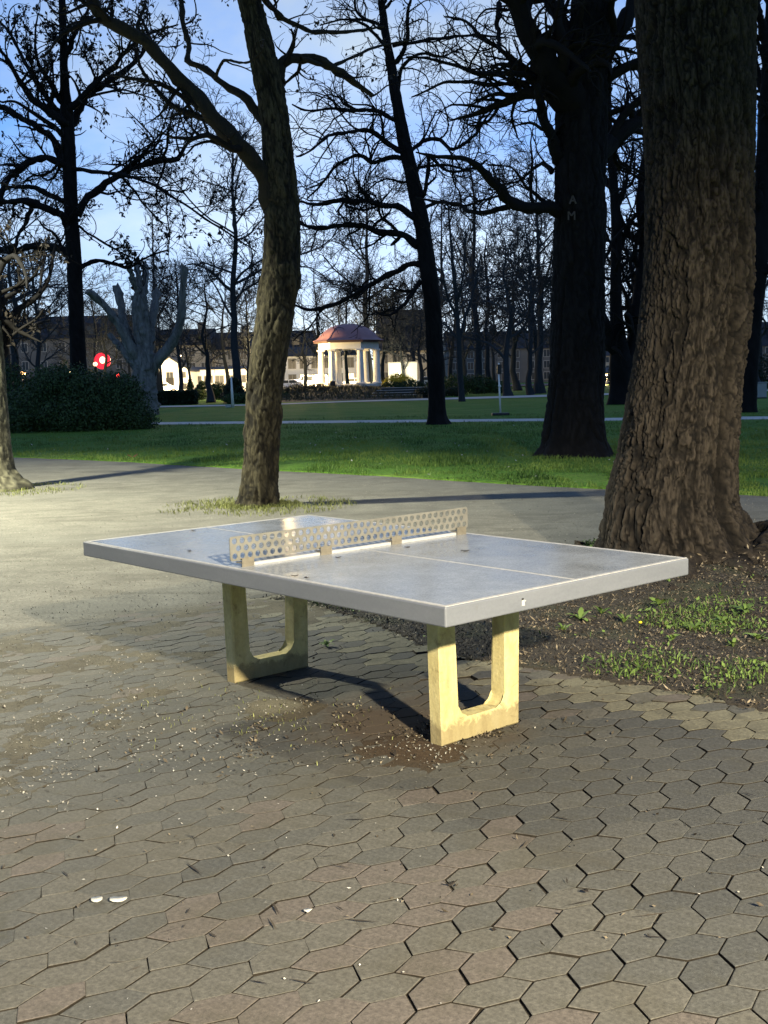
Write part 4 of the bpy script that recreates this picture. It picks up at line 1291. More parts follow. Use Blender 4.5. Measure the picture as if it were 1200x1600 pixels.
# --- the massive dark trunk on the lawn
make_tree('massive dark trunk standing alone on the near lawn with two pale marks', 22.6,
          [(898, 716, 66), (898, 704, 57), (898, 685, 50), (899, 650, 45), (901, 600, 42), (903, 520, 40), (905, 430, 40), (906, 330, 39), (907, 250, 39), (910, 190, 37), (915, 130, 34), (922, 70, 31), (925, 10, 31), (928, -60, 28), (930, -160, 24)],
          [(-1.5, [(897, 210, 30), (880, 150, 24), (849, 90, 19), (815, 38, 16), (787, -5, 14), (760, -60, 11), (735, -130, 8)]),
           (0.5, [(915, 120, 22), (945, 85, 15), (965, 48, 12.5), (985, 5, 11), (1005, -50, 9), (1020, -110, 7)]),
           (1.2, [(905, 90, 16), (892, 52, 10), (873, 24, 8), (853, -2, 6.5), (835, -40, 5)]),
           (-1.0, [(885, 265, 14), (866, 228, 8), (853, 196, 7), (843, 163, 6), (840, 132, 5)]),
           (-2.5, [(880, 335, 14), (850, 330, 10), (833, 328, 8.5), (800, 316, 8), (783, 300, 7), (762, 276, 6), (747, 263, 5), (727, 250, 4), (677, 245, 2.4), (650, 238, 1.4)]),
           (1.5, [(800, 321, 5), (767, 330, 4), (737, 333, 3.4), (717, 320, 2.8), (680, 315, 2), (650, 308, 1.2)]),
           (-2.0, [(850, 132, 6), (833, 123, 4.8), (800, 118, 4), (753, 115, 3.4), (713, 103, 2.8), (677, 93, 2.0), (632, 88, 1.2)]),
           (2.0, [(848, 126, 5.5), (830, 127, 4.6), (787, 133, 3.6), (740, 128, 2.8), (693, 130, 2.0), (643, 153, 1.0)]),
           (1.0, [(845, 113, 6), (827, 110, 4.6), (800, 97, 4), (777, 73, 3.2), (747, 55, 2.6), (727, 33, 2), (693, 25, 1.2)]),
           (2.5, [(930, 245, 18), (945, 228, 14), (967, 207, 12.5), (1000, 186, 11), (1040, 165, 9), (1090, 130, 6), (1130, 80, 4)]),
           (1.5, [(862, 270, 4), (850, 255, 3), (835, 262, 2.4), (810, 283, 1.8), (780, 290, 1.0)]),
           (-1.5, [(868, 330, 4), (845, 312, 3), (820, 288, 2.2), (800, 262, 1.6), (760, 258, 1)]),
           (-1.0, [(780, 5, 4), (778, 40, 3.4), (781, 80, 2.6)]),
           (1.0, [(955, 80, 4), (968, 62, 3.2), (985, 58, 2.6), (1000, 66, 1.6)])],
          15, M_BARK_DARK, M_TWIG, rings=300, sides=130, plate=0.07, depth=0.028, flare=0.12, auto=(0.5, 0.55, 0.35, 5.0, 60), l2=(3.4, 0.60), l3=(4.4, 0.55), l4=(5.0, 0.55), rt=0.0052, up=0.15, wig=0.2, name='park_tree')
# --- bent tree in the middle of the lawn
T4L = [(0.8, [(654, 383, 6.5), (627, 367, 5), (600, 363, 4.5), (560, 353, 4), (527, 353, 3.6), (487, 357, 3), (467, 347, 2)]),
       (-1.5, [(650, 342, 6), (620, 323, 4.5), (583, 317, 4), (540, 312, 3.5), (493, 320, 2.6), (467, 313, 1.6)]),
       (1.5, [(656, 413, 5), (640, 415, 4.5), (607, 430, 4), (560, 457, 3.6), (517, 477, 3), (480, 483, 2.2), (455, 474, 1.4)]),
       (-1.0, [(657, 440, 4), (637, 467, 3), (610, 492, 2.2), (585, 487, 1.4)]),
       (-2.0, [(634, 243, 5), (600, 217, 4), (577, 203, 3.4), (547, 207, 3), (513, 213, 2.4), (487, 233, 1.8), (463, 247, 1)]),
       (2.0, [(636, 250, 4), (612, 246, 3.5), (583, 253, 3.2), (560, 243, 2.8), (533, 253, 2.4), (507, 283, 1.8), (480, 310, 1.2)]),
       (-1.0, [(624, 192, 4), (587, 173, 3.2), (547, 173, 2.8), (517, 170, 2.2), (480, 173, 1.8), (457, 163, 1.1)]),
       (2.2, [(633, 238, 4), (643, 233, 3.4), (663, 220, 3.2), (687, 217, 3), (707, 233, 2.6), (743, 210, 2.4), (750, 187, 1.8), (773, 160, 1)]),
       (-2.0, [(655, 310, 4), (664, 300, 3.2), (670, 260, 2.8), (672, 245, 2.4), (700, 268, 2), (740, 262, 1.6), (760, 250, 1)]),
       (1.0, [(614, 72, 3), (650, 65, 2.6), (700, 58, 2.2), (747, 55, 1.6), (790, 60, 1)]),
       (-1.0, [(617, 98, 4), (628, 82, 3.2), (637, 60, 2.8), (637, 20, 2.2), (646, -10, 1.6)]),
       (1.0, [(650, 280, 2.6), (628, 285, 2.2), (600, 280, 1.6), (570, 300, 1)]),
       (-1.5, [(609, 80, 3.2), (590, 60, 2.8), (570, 40, 2.2), (540, 30, 1.6), (500, 40, 1)]),
       (1.5, [(663, 325, 3), (690, 315, 2.4), (720, 322, 1.8), (760, 312, 1)]),
       (0.8, [(640, 268, 3), (660, 262, 2.4), (690, 258, 2), (740, 268, 1.2)])]
make_tree('dark bent tree rising from the lawn beside the narrow path', 38.7,
          [(685, 664, 22), (684, 656, 17), (683, 640, 14.5), (680, 560, 13.5), (676, 480, 13), (667, 410, 13), (657, 340, 12), (646, 285, 11), (632, 225, 10), (620, 160, 8.5), (612, 110, 7.5), (603, 60, 6.2), (596, 0, 5.2), (590, -60, 4), (586, -130, 2.5)],
          T4L, 16, M_BARK_DARK, M_TWIG, rings=120, sides=30, plate=0.1, depth=0.02, flare=0.08, auto=(0.9, 0.35, 0.30, 4.0, 65), l2=(3.4, 0.60), l3=(4.2, 0.55), l4=(4.5, 0.55), rt=0.0085, up=0.12, wig=0.2, name='park_tree')
# --- leaf hung tree behind the shrub
make_tree('tall straight tree with withered hanging leaves behind the dark shrub', 46.0,
          [(126, 662, 18), (125, 640, 15), (122, 560, 12.5), (118, 460, 11.5), (115, 400, 11.5), (112, 350, 11), (109, 280, 10.5), (107, 230, 10.5), (104, 180, 10), (101, 130, 6.8), (99, 60, 5.8), (97, 0, 5), (96, -80, 3.5)],
          [(1.5, [(119, 335, 8), (127, 322, 6.5), (142, 305, 5.5), (168, 284, 5.2), (194, 270, 5), (226, 256, 4.5), (249, 250, 4.2), (276, 247, 3.6), (289, 229, 2.4), (303, 208, 1.4), (310, 185, 0.8)]),
           (-2.0, [(112, 262, 4.5), (120, 263, 3.6), (147, 267, 3.2), (184, 273, 3), (223, 283, 2.6), (252, 297, 2.3), (278, 313, 2), (326, 345, 1.5), (365, 370, 1.2), (400, 392, 0.8)]),
           (1.0, [(122, 418, 5), (130, 414, 3.6), (147, 409, 3.2), (168, 409, 2.8), (200, 419, 2.4), (225, 405, 1.6), (262, 390, 0.9)]),
           (2.0, [(106, 200, 8), (115, 187, 7), (130, 157, 6), (160, 133, 5), (193, 113, 4), (220, 87, 2.8), (233, 60, 1.6)]),
           (-1.5, [(107, 180, 6), (117, 162, 5), (157, 123, 4), (200, 77, 3), (240, 50, 2), (280, 40, 1)]),
           (1.0, [(111, 398, 8), (102, 394, 6.5), (87, 384, 6), (66, 382, 5.6), (39, 388, 5), (16, 392, 4.5), (-10, 385, 3.5)]),
           (-1.5, [(112, 372, 8), (105, 358, 6.5), (92, 336, 5.8), (73, 326, 5.6), (52, 315, 6), (26, 313, 4.5), (-10, 316, 3.5)]),
           (1.5, [(110, 322, 6), (102, 315, 4.8), (73, 302, 4), (50, 292, 3.6), (16, 292, 2.8), (-10, 300, 2)]),
           (-1.0, [(108, 262, 7), (100, 255, 6), (84, 250, 5.6), (63, 247, 5.4), (39, 258, 5.2), (16, 273, 5), (3, 300, 4.5), (-10, 330, 3)]),
           (1.5, [(107, 258, 7), (97, 240, 6), (77, 213, 5.4), (43, 190, 4.8), (13, 172, 4.4), (-15, 158, 3.5)]),
           (-2.0, [(105, 205, 8), (93, 190, 6.5), (70, 170, 5.5), (43, 143, 4.6), (23, 113, 3.6), (0, 77, 2.6), (-20, 60, 1.5)]),
           (2.0, [(104, 190, 6), (90, 173, 4.6), (63, 140, 3.8), (43, 103, 3), (17, 57, 2.4), (0, 33, 1.5)]),
           (-1.0, [(102, 165, 5), (90, 150, 3.6), (77, 127, 3), (60, 100, 2.4), (55, 60, 1.6), (60, 20, 1)]),
           (1.0, [(100, 95, 5), (112, 62, 3.4), (125, 40, 2.6), (140, 10, 1.8)]),
           (-1.5, [(52, 315, 4), (40, 350, 3), (28, 370, 2.4), (24, 392, 1.6)]),
           (1.2, [(184, 273, 2), (205, 292, 1.8), (225, 320, 1.4), (255, 350, 1)]),
           (-1.0, [(118, 352, 2), (150, 372, 1.6), (190, 395, 1.2), (225, 410, .8)])],
          17, M_BARK_DARK, M_TWIG, rings=120, sides=26, plate=0.1, depth=0.02, flare=0.08, auto=(0.8, 0.55, 0.25, 3.5, 50), l2=(2.8, 0.55), l3=(3.4, 0.52), l4=(3.6, 0.55), rt=0.0095, up=0.35, wig=0.17, leaves=(5200, 0.13), name='park_tree')
# --- twin stemmed tree beyond the massive one
make_tree('twin stemmed dark tree between the massive trunk and the huge ridged trunk', 57.0,
          [(970, 633, 24), (970, 622, 20), (969, 600, 16), (970, 570, 18), (966, 530, 13), (963, 490, 10), (962, 440, 9), (963, 350, 8), (958, 280, 7), (952, 200, 5), (950, 100, 3)],
          [(1.0, [(975, 575, 15), (984, 545, 13), (993, 505, 11), (1000, 450, 10), (1006, 380, 8), (1004, 300, 6), (1015, 210, 4), (1020, 120, 2.5)]),
           (-1.5, [(968, 565, 10), (952, 535, 8), (942, 500, 6), (935, 450, 4.5), (938, 400, 3)]),
           (1.5, [(963, 400, 5), (975, 370, 4), (990, 340, 3), (1010, 330, 2)]),
           (-1.0, [(962, 330, 4), (975, 300, 3), (985, 260, 2.4), (990, 220, 1.6)]),
           (1.0, [(960, 300, 4), (945, 280, 3), (935, 250, 2)])],
          18, M_BARK_DARK, M_TWIG, rings=60, sides=16, plate=0.12, depth=0.02, flare=0.05, auto=(1.0, 0.3, 0.28, 5.0, 55), l2=(1.8, 0.48), l3=(2.4, 0.5), l4=(3.0, 0.55), rt=0.012, up=0.2, wig=0.2, name='park_tree')
make_tree('dark tree half hidden behind the huge ridged trunk at the path end', 42.9,
          [(1165, 646, 22), (1166, 636, 17), (1168, 600, 15), (1172, 540, 15), (1178, 480, 14), (1185, 420, 14), (1190, 350, 13), (1192, 270, 12), (1196, 180, 10), (1200, 80, 8), (1205, -40, 6)],
          [(1.0, [(1190, 400, 8), (1178, 388, 7), (1160, 382, 6), (1140, 380, 4), (1110, 370, 3)]),
           (-1.0, [(1190, 330, 8), (1180, 300, 6), (1170, 265, 4.5), (1160, 230, 3)]),
           (1.0, [(1192, 290, 9), (1200, 350, 6), (1215, 330, 5)]),
           (1.0, [(1198, 180, 8), (1190, 140, 6), (1180, 90, 4.5), (1172, 40, 3)]),
           (-1.0, [(1200, 90, 8), (1190, 40, 7), (1180, 5, 6), (1170, -40, 4)]),
           (-0.5, [(1186, 430, 7), (1200, 420, 5), (1230, 390, 4)])],
          19, M_BARK_DARK, M_TWIG, rings=60, sides=16, plate=0.12, depth=0.02, flare=0.05, auto=(1.4, 0.35, 0.28, 3.5, 60), l2=(2.2, 0.48), l3=(2.8, 0.5), l4=(3.4, 0.55), rt=0.010, up=0.2, wig=0.2, name='park_tree')
make_tree('young slim greyish tree in front of the far path', 70.7,
          [(722, 629, 6), (721, 615, 5), (718, 570, 4.5), (716, 520, 3.8), (713, 470, 3), (708, 420, 2.4), (704, 370, 1.8), (700, 320, 1.0)],
          [(0.8, [(717, 540, 3), (725, 505, 2.4), (735, 470, 2), (745, 430, 1.4), (752, 395, 0.9)]), (-0.8, [(716, 500, 2.6), (702, 470, 2), (694, 440, 1.6), (690, 400, 1)]),
           (0.5, [(713, 470, 2), (722, 440, 1.6), (726, 400, 1.2), (728, 360, .8)])],
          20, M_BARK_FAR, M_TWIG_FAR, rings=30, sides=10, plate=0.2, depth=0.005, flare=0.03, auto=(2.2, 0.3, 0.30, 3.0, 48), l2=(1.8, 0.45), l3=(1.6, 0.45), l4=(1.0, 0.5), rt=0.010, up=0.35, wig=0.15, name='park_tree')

# --- pale marks on the massive trunk
for (u, v, lab, strokes) in ((895, 312, 'upper', [(-.07, -.12, 0, .12), (0, .12, .07, -.12), (-.04, -.03, .04, -.03)]),
                             (893, 337, 'lower', [(-.07, -.12, -.07, .12), (-.07, .12, 0, 0), (0, 0, .07, .12), (.07, .12, .07, -.12)])):
    P = at(u, v, 22.6 - 0.50)
    root = empty('tree_mark', P, 0, lab + ' of the two small pale letter marks on the massive dark trunk', 'mark')
    m = MB()
    for x0, z0, x1, z1 in strokes: m.cyl((x0 * .8, 0, z0 * .6), (x1 * .8, 0, z1 * .6), 0.015, 0.015, 6)
    m.done('letter', simple('pale_mark_paint', (0.075, 0.065, 0.058), 0.8, 0.2, 0.5, 10), root)

# --- the pollard
def pollard():
    Y = 58.0
    trunk = [(226, 640, 24), (226, 615, 20), (226, 590, 18), (226, 566, 18), (224, 540, 13), (221, 510, 12), (218, 480, 12), (217, 462, 11)]
    limbs = [(-1.5, [(222, 582, 12), (205, 545, 11), (186, 508, 9), (165, 480, 7), (150, 465, 6.5), (136, 455, 5.5)]),
             (1.0, [(217, 560, 9), (201, 525, 8.5), (192, 500, 8), (188, 472, 7), (181, 447, 6.5)]),
             (-0.8, [(217, 470, 6), (210, 445, 5.2), (204, 425, 4.6), (202, 408, 4.6)]),
             (0.4, [(217, 470, 7), (217, 440, 5.5), (215, 420, 5.2), (214, 405, 5.2)]),
             (0.8, [(219, 474, 7), (226, 450, 6), (228, 430, 5.8), (226, 411, 5.6)]),
             (1.5, [(231, 570, 9), (236, 525, 8.5), (239, 490, 7.5), (243, 470, 7), (246, 455, 7)]),
             (-1.0, [(231, 586, 12), (249, 562, 10.5), (270, 532, 9.5), (282, 502, 8.5), (285, 460, 7), (289, 416, 7)]),
             (1.0, [(212, 575, 6), (190, 545, 5.5), (171, 523, 5)])]
    rng = np.random.default_rng(3)
    P, R = traced(trunk, Y)
    org = np.array([P[0][0], P[0][1], 0.0])
    P[0, 2] = -0.15
    root = empty('pollard_tree', org, 0, 'bare pollarded tree with thick sawn off limbs behind the dark shrub', 'tree')
    me = bark_trunk(P, R, 120, 60, org, M_BARK_GREY, rng, 0.16, 0.07, 0.10, knobs=0.2)
    obj('trunk', me, root)
    for dy, L in limbs:
        p, r = traced(L, Y, dy)
        p, r = resample(p, r, 18)
        r = r * (0.74 + rng.normal(0, 0.07, 18))
        th = np.arange(12)
        V, q = tubes(p[None], r[None], 12)
        V = V + rng.normal(0, 0.045, V.shape)
        me = np_mesh('limb', V - org, [q], M_BARK_GREY, True)
        b = obj('limb', me, root)
        ring = V[-12:] - org
        c = ring.mean(0)
        d = (p[-1] - p[-2]); d /= np.linalg.norm(d)
        W = np.vstack([ring * 1.0 + d * 0.004, [c + d * 0.02]])
        i = np.arange(12)
        obj('cut_end', np_mesh('cut_end', W, [np.stack([i, (i + 1) % 12, np.full(12, 12)], 1)], M_CUT), b)
pollard()

# --- far bare trees: a few grown kinds, copied
def far_tree_kind(seed, H, r, style):
    rng = np.random.default_rng(seed)
    n = 14
    z = np.linspace(-0.1, H, n)
    wob = np.cumsum(rng.normal(0, 0.10, (n, 2)), 0)
    P = np.stack([wob[:, 0], wob[:, 1], z], 1)
    R = r * (1 - 0.92 * np.linspace(0, 1, n) ** 0.85) + 0.015
    R[0] *= 1.5
    Pt, Rt = resample(P, R, 20)
    V, q = tubes(Pt[None], Rt[None], 8)
    tm = np_mesh('trunk', V, [q], M_BARK_FAR, True)
    a = {'round': (2.4, 0.22, 0.55, 55, 0.25), 'upright': (3.2, 0.25, 0.33, 35, 0.6), 'wide': (1.9, 0.20, 0.75, 65, 0.15)}[style]
    p1, r1 = grow(rng, Pt[None], Rt[None], a[0] * 10 / H * 1.0, a[1], 1.0, a[2], 0.8, H * 0.55, a[3], a[4], 0.14, 10, 0.55, 0.02, 0.014)
    so = Soup()
    V, q = tubes(p1, r1, 5); so.add(V, q)
    p2, r2 = grow(rng, p1, r1, 2.0, 0.12, 1.0, 0.48, 0.5, 3.0, 48, a[4], 0.18, 6, 0.55, 0.020, 0.017)
    V, q = tubes(p2, r2, 3); so.add(V, q)
    p3, r3 = grow(rng, p2, r2, 3.4, 0.1, 1.0, 0.55, 0.4, 1.6, 45, a[4], 0.18, 4, 0.6, 0.016, 0.014)
    V, q = tubes(p3, r3, 3); so.add(V, q)
    p4, r4 = grow(rng, p3, r3, 3.0, 0.2, 1.0, 0.6, 0.3, 1.0, 45, a[4], 0.18, 3, 0.7, 0.014, 0.011)
    V, q = tubes(p4, r4, 3); so.add(V, q)
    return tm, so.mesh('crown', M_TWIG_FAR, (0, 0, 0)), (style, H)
kinds = [far_tree_kind(201, 11.5, 0.22, 'round'), far_tree_kind(202, 13.5, 0.25, 'upright'), far_tree_kind(203, 10.0, 0.28, 'wide'), far_tree_kind(204, 12.5, 0.24, 'round'), far_tree_kind(205, 15.0, 0.26, 'upright'), far_tree_kind(206, 20.0, 0.34, 'round'), far_tree_kind(207, 22.0, 0.34, 'upright')]
FAR = [(150, 148, 3, 1.1, 'in the hazy row before the long block, first'), (118, 152, 2, 1.1, 'in the row before the long block near the leaf hung tree'), (602, 150, 2, 1.2, 'right of the dome in the dark row'), (645, 140, 3, 1.2, 'before the tall dark roof'), (675, 146, 2, 1.2, 'before the tall dark roof by the bent tree'), (760, 108, 3, 1.1, 'in the dark row near the slim young tree'), (838, 104, 3, 1.1, 'in the dark row near the massive trunk'), (985, 120, 2, 1.1, 'low behind the twin stemmed tree'),
 (372, 84, 5, 1.0, 'tall behind the leaning trunk'), (575, 118, 5, 1.1, 'tallest above the pavilion'), (745, 105, 6, 1.0, 'tall between slim young tree and massive trunk'), (845, 98, 5, 1.0, 'tall just left of the massive trunk'),
  (1010, 100, 5, 1.1, 'tall behind the huge ridged trunk'), (245, 140, 6, 1.0, 'tall far behind the pollard'), (1180, 95, 5, 1.1, 'tall over the grey cabinet'), (10, 90, 5, 1.0, 'tall behind the pale slender trunk'), (690, 150, 5, 1.2, 'tall behind the bent lawn tree'), (530, 175, 3, 1.2, 'low far behind the dome'), (615, 172, 3, 1.2, 'low far right of the dome'), (720, 128, 2, 1.2, 'broad in the dark row by the slim young tree'), (808, 118, 2, 1.2, 'broad in the dark row by the white post'), (875, 112, 2, 1.2, 'broad behind the massive trunk'),  # pixel x, depth, kind, scale, where it stands
    (280, 88, 0, .85, 'behind the low clipped hedge'), (329, 92, 2, .95, 'beside the white low house'), (352, 112, 3, .9, 'behind the dark clipped cone'),
    (388, 100, 0, .8, 'hidden partly by the leaning trunk'), (500, 150, 1, 1.05, 'rising over the dome edge'),
    (545, 150, 4, 1.0, 'straight behind the pavilion dome'), (585, 158, 0, 1.05, 'behind the pavilion columns'), (628, 120, 0, .75, 'over the yellow blossom'),
    (656, 112, 2, .85, 'next to the bent lawn tree'), (700, 130, 4, 1.05, 'far beyond the slim young tree'), (745, 120, 1, 1.0, 'between young tree and white post'),
    (793, 84, 2, 1.0, 'just behind the white post'), (826, 92, 0, 1.05, 'beside the massive trunk on the far grass'), (860, 125, 3, 1.0, 'peeping past the massive trunk edge'),
    (770, 140, 3, 1.0, 'in the dark far row'), (940, 130, 4, 1.0, 'by the white arched house'), (1010, 95, 0, 1.1, 'masked by the huge ridged trunk'),
    (1185, 80, 2, 1.0, 'over the grey cabinet'), (60, 85, 0, 1.0, 'behind the big dark shrub'), (20, 75, 2, 1.1, 'behind the pale slender trunk'),
    (165, 110, 2, .8, 'beyond the red sign'), (205, 125, 0, .8, 'behind the pollard'), (250, 130, 3, .8, 'over the white gabled house'), (420, 118, 1, .85, 'right behind the leaning trunk'),
    (300, 150, 4, .75, 'behind the long low house'), (480, 110, 2, .7, 'left of the pavilion mound'), (670, 165, 1, .95, 'far off over the dark roof'), (1130, 110, 3, 1.0, 'far behind the huge trunk')]
frng = np.random.default_rng(77)
first = {}
for (u, Y, k, s_, where) in FAR:
    tm, cm, (style, H) = kinds[k]
    P = at(u, 600, Y)
    kindword = {'round': 'round headed', 'upright': 'upright narrow', 'wide': 'wide spreading'}[style]
    root = empty('far_tree', (P[0], P[1], 0), frng.uniform(0, 6.28), f'{kindword} bare tree {where}', 'tree', 'far bare trees across the park')
    root.scale = (s_, s_, s_ * frng.uniform(0.9, 1.1))
    obj('trunk', tm, root)
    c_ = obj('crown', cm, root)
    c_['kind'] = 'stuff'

# ------------------------------------------------------------------ shrubs and hedges
def leaf_cloud(rng, lobes, n, size, shell=0.5, up=0.2):
    """lobes (cx,cy,cz,rx,ry,rz) -> leaf quads spread through their volume, thick at the surface"""
    lob = np.array(lobes, float)
    vol = (lob[:, 3] * lob[:, 4] * lob[:, 5]) ** 0.67
    b = rng.choice(len(lob), n, p=vol / vol.sum())
    d = rng.normal(0, 1, (n, 3))
    d /= np.linalg.norm(d, axis=1, keepdims=True)
    rr = (shell + (1 - shell) * rng.uniform(0, 1, n) ** 0.6) * (1 + 0.42 * (fbm(d[:, 0] * 4 + b, d[:, 1] * 4, d[:, 2] * 4, 4, k=2) - 0.5) * 2 + 0.10 * rng.normal(0, 1, n) * (rng.uniform(0, 1, n) > 0.8))
    c = lob[b, :3] + d * lob[b, 3:] * rr[:, None]
    k = c[:, 2] > 0.02
    c, d = c[k], d[k]
    m = len(c)
    nv = d + rng.normal(0, 0.8, (m, 3)) + np.array([0, 0, up])
    nv /= np.linalg.norm(nv, axis=1, keepdims=True)
    u = np.cross(nv, rng.normal(0, 1, (m, 3)))
    u /= np.linalg.norm(u, axis=1, keepdims=True)
    w = np.cross(nv, u)
    L = (size * rng.uniform(0.6, 1.4, m))[:, None]
    V = np.stack([c - u * L * .5, c + w * L * .28, c + u * L * .5, c - w * L * .28], 1).reshape(-1, 3)
    i = np.arange(m) * 4
    return V, np.stack([i, i + 1, i + 2, i + 3], 1), np.repeat(rng.uniform(0, 1, m), 4)
def shrub(name, loc, lobes, n, size, mat, label, cat, seed, stems=6, sr=0.03, sh=0.6, group=None, core=True, shell=0.5):
    rng = np.random.default_rng(seed)
    root = empty(name, loc, 0, label, cat, group)
    V, q, t = leaf_cloud(rng, lobes, n, size, shell)
    me = np_mesh('foliage', V, [q], mat)
    vattr(me, 'tint', t)
    o = obj('foliage', me, root); o['kind'] = 'stuff'
    so = Soup()
    P0 = np.zeros((stems, 7, 3)); R0 = np.zeros((stems, 7))
    for i in range(stems):
        l = lobes[i % len(lobes)]
        tgt = np.array([l[0], l[1], l[2] + l[5] * 0.6]) + rng.normal(0, 0.3, 3) * np.array([l[3], l[4], l[5]]) * .6
        b = np.array([tgt[0] * 0.4, tgt[1] * 0.4, 0])
        tt = np.linspace(0, 1, 7)[:, None]
        P0[i] = b + (tgt - b) * tt + rng.normal(0, 0.03, (7, 3)) * tt
        R0[i] = sr * (1 - 0.8 * tt[:, 0])
    V, q = tubes(P0, R0, 5); so.add(V, q)
    p, r = grow(rng, P0, R0, 3, 0.3, 1, 0.4, 0.2, 0.8, 40, 0.3, 0.15, 5, 0.5, sr * 0.25, sr * .15)
    if len(p):
        V, q = tubes(p, r, 3); so.add(V, q)
    s_ = obj('stems', so.mesh('stems', M_TWIG, (0, 0, 0)), root); s_['kind'] = 'stuff'
    return root
P = gp(110, 676)
Yb = P[1] + 1.6
cx0 = at(120, 620, Yb)[0]
k_ = Yb / F_PX
def bl(u, v, rx, rz, dy=0, ry=1.2):
    q = at(u, v, Yb)
    return (q[0] - cx0, dy, max(0.2, q[2]), rx * k_, ry, rz * k_)
shrub('shrub', (cx0, Yb, 0), [bl(60, 640, 52, 46), bl(110, 620, 50, 50, .5), bl(150, 625, 48, 48), bl(190, 640, 48, 42), bl(40, 655, 40, 30, -.6), bl(130, 650, 80, 34, -.7), bl(215, 655, 34, 26, -.2), bl(85, 600, 35, 30, .4), bl(185, 612, 34, 32, .3)],
      60000, 0.085, M_BUSH, 'big dark green shrub spreading in front of the pollard', 'shrub', 31, 22, 0.03, shell=0.35)
def hedge_box(loc, w, d, h, n, mat, label, seed, rz=0.0):
    rng = np.random.default_rng(seed)
    root = empty('hedge', loc, rz, label, 'hedge')
    c = rng.uniform(-0.5, 0.5, (n, 3)) * np.array([w, d, h])
    ax = rng.integers(0, 5, n)
    for i, (a, sgn) in enumerate(((0, 1), (0, -1), (1, 1), (1, -1), (2, 1))):
        m = ax == i
        dims = (w, d, h)
        c[m, a] = sgn * dims[a] / 2 * (1 - rng.uniform(0, 0.12, m.sum()) ** 1.2) + rng.normal(0, 0.02, m.sum())
    c[:, 2] += h / 2
    u = rng.normal(0, 1, (n, 3)); u /= np.linalg.norm(u, axis=1, keepdims=True)
    w_ = np.cross(u, rng.normal(0, 1, (n, 3))); w_ /= np.linalg.norm(w_, axis=1, keepdims=True)
    L = rng.uniform(0.08, 0.18, (n, 1))
    V = np.stack([c - u * L, c + w_ * L * .5, c + u * L, c - w_ * L * .5], 1).reshape(-1, 3)
    i = np.arange(n) * 4
    me = np_mesh('foliage', V, [np.stack([i, i + 1, i + 2, i + 3], 1)], mat)
    vattr(me, 'tint', np.repeat(rng.uniform(0, 1, n), 4))
    o = obj('foliage', me, root); o['kind'] = 'stuff'
    MB().box(-w / 2 + .12, w / 2 - .12, -d / 2 + .12, d / 2 - .12, 0.0, h - .12).done('twig_core', M_TWIG, root)
    return root
P0, P1 = gp(243, 634), gp(300, 633)
hedge_box(((P0[0] + P1[0]) / 2, P0[1] + 0.8, 0), P1[0] - P0[0], 1.6, 0.88, 9000, M_HEDGE, 'low clipped box hedge beyond the far lawn by the pollard', 32)
def at0(u, Y):
    p = at(u, 600, Y); return (p[0], Y, 0.0)
shrub('clipped_cone', at0(365, 82), [(0, 0, .5, .95, .95, .55), (0, 0, .95, .7, .7, .5), (0, 0, 1.4, .42, .42, .4)], 7000, 0.12, M_HEDGE, 'dark clipped cone shrub behind the slim white post', 'shrub', 33, 3, 0.04)
shrub('conifer', at0(297, 96), [(0, 0, .5, .45, .45, .5), (0, 0, 1.1, .3, .3, .5), (0, 0, 1.6, .14, .14, .35)], 2500, 0.12, M_BUSH, 'small pointed conifer before the long low house', 'shrub', 34, 2, 0.03)
shrub('shrub', at0(341, 98), [(0, 0, .7, .85, .8, .75)], 3000, 0.14, M_BUSH, 'rounded green shrub before the long low house', 'shrub', 35, 4, 0.03)
shrub('shrub', at0(312, 100), [(0, 0, .6, .6, .6, .65), (0.2, 0, 1.2, .4, .4, .4)], 2200, 0.14, M_BUSH, 'upright green shrub beside the small pointed conifer', 'shrub', 36, 4, 0.03)
shrub('hedge', at0(395, 80), [(-1.2, 0, .35, .9, .7, .4), (0, 0, .4, 1, .7, .42), (1.0, 0, .35, .9, .7, .4)], 5000, 0.12, M_BUSH, 'low dark bushes at the foot of the clipped cone', 'shrub', 37, 5, 0.02)
shrub('hedge', at0(475, 96), [(-1.8, 0, .45, 1.0, .8, .5), (-.6, 0, .6, 1.1, .9, .62), (.8, 0, .6, 1.1, .8, .62), (2.0, 0, .45, .9, .8, .5)], 9000, 0.11, M_BROWNHEDGE, 'olive winter shrubs on the mound left of the pavilion', 'shrub', 38, 8, 0.02)
shrub('hedge', at0(425, 92), [(-1.0, 0, .3, .9, .7, .38), (.4, 0, .35, .9, .7, .42)], 3500, 0.11, M_BUSH, 'dark bushes at the cars end of the mound', 'shrub', 39, 5, 0.02)
shrub('shrub', at0(640, 104), [(-1.6, 0, .55, 1.2, .8, .65), (0, 0, .6, 1.3, .9, .72), (1.6, 0, .5, 1.2, .8, .6)], 8000, 0.12, M_BUSH, 'dark green shrubs right of the pavilion steps', 'shrub', 40, 8, 0.02)
shrub('yellow_shrub', at0(622, 112), [(-.5, 0, .9, 1.0, .7, .75), (.6, 0, .95, 1.0, .7, .75), (0, 0, 1.4, .8, .6, .5)], 7000, 0.10, M_YELLOW, 'bright yellow blossoming shrub beside the pavilion', 'shrub', 41, 8, 0.02)
shrub('shrub', at0(742, 98), [(-1.4, 0, .8, 1.4, 1, .9), (.4, 0, .7, 1.4, 1, .85), (1.8, 0, .5, 1.1, 1, .6)], 7000, 0.14, M_BUSH, 'dark shrub mass beyond the slim young tree', 'shrub', 42, 8, 0.03)
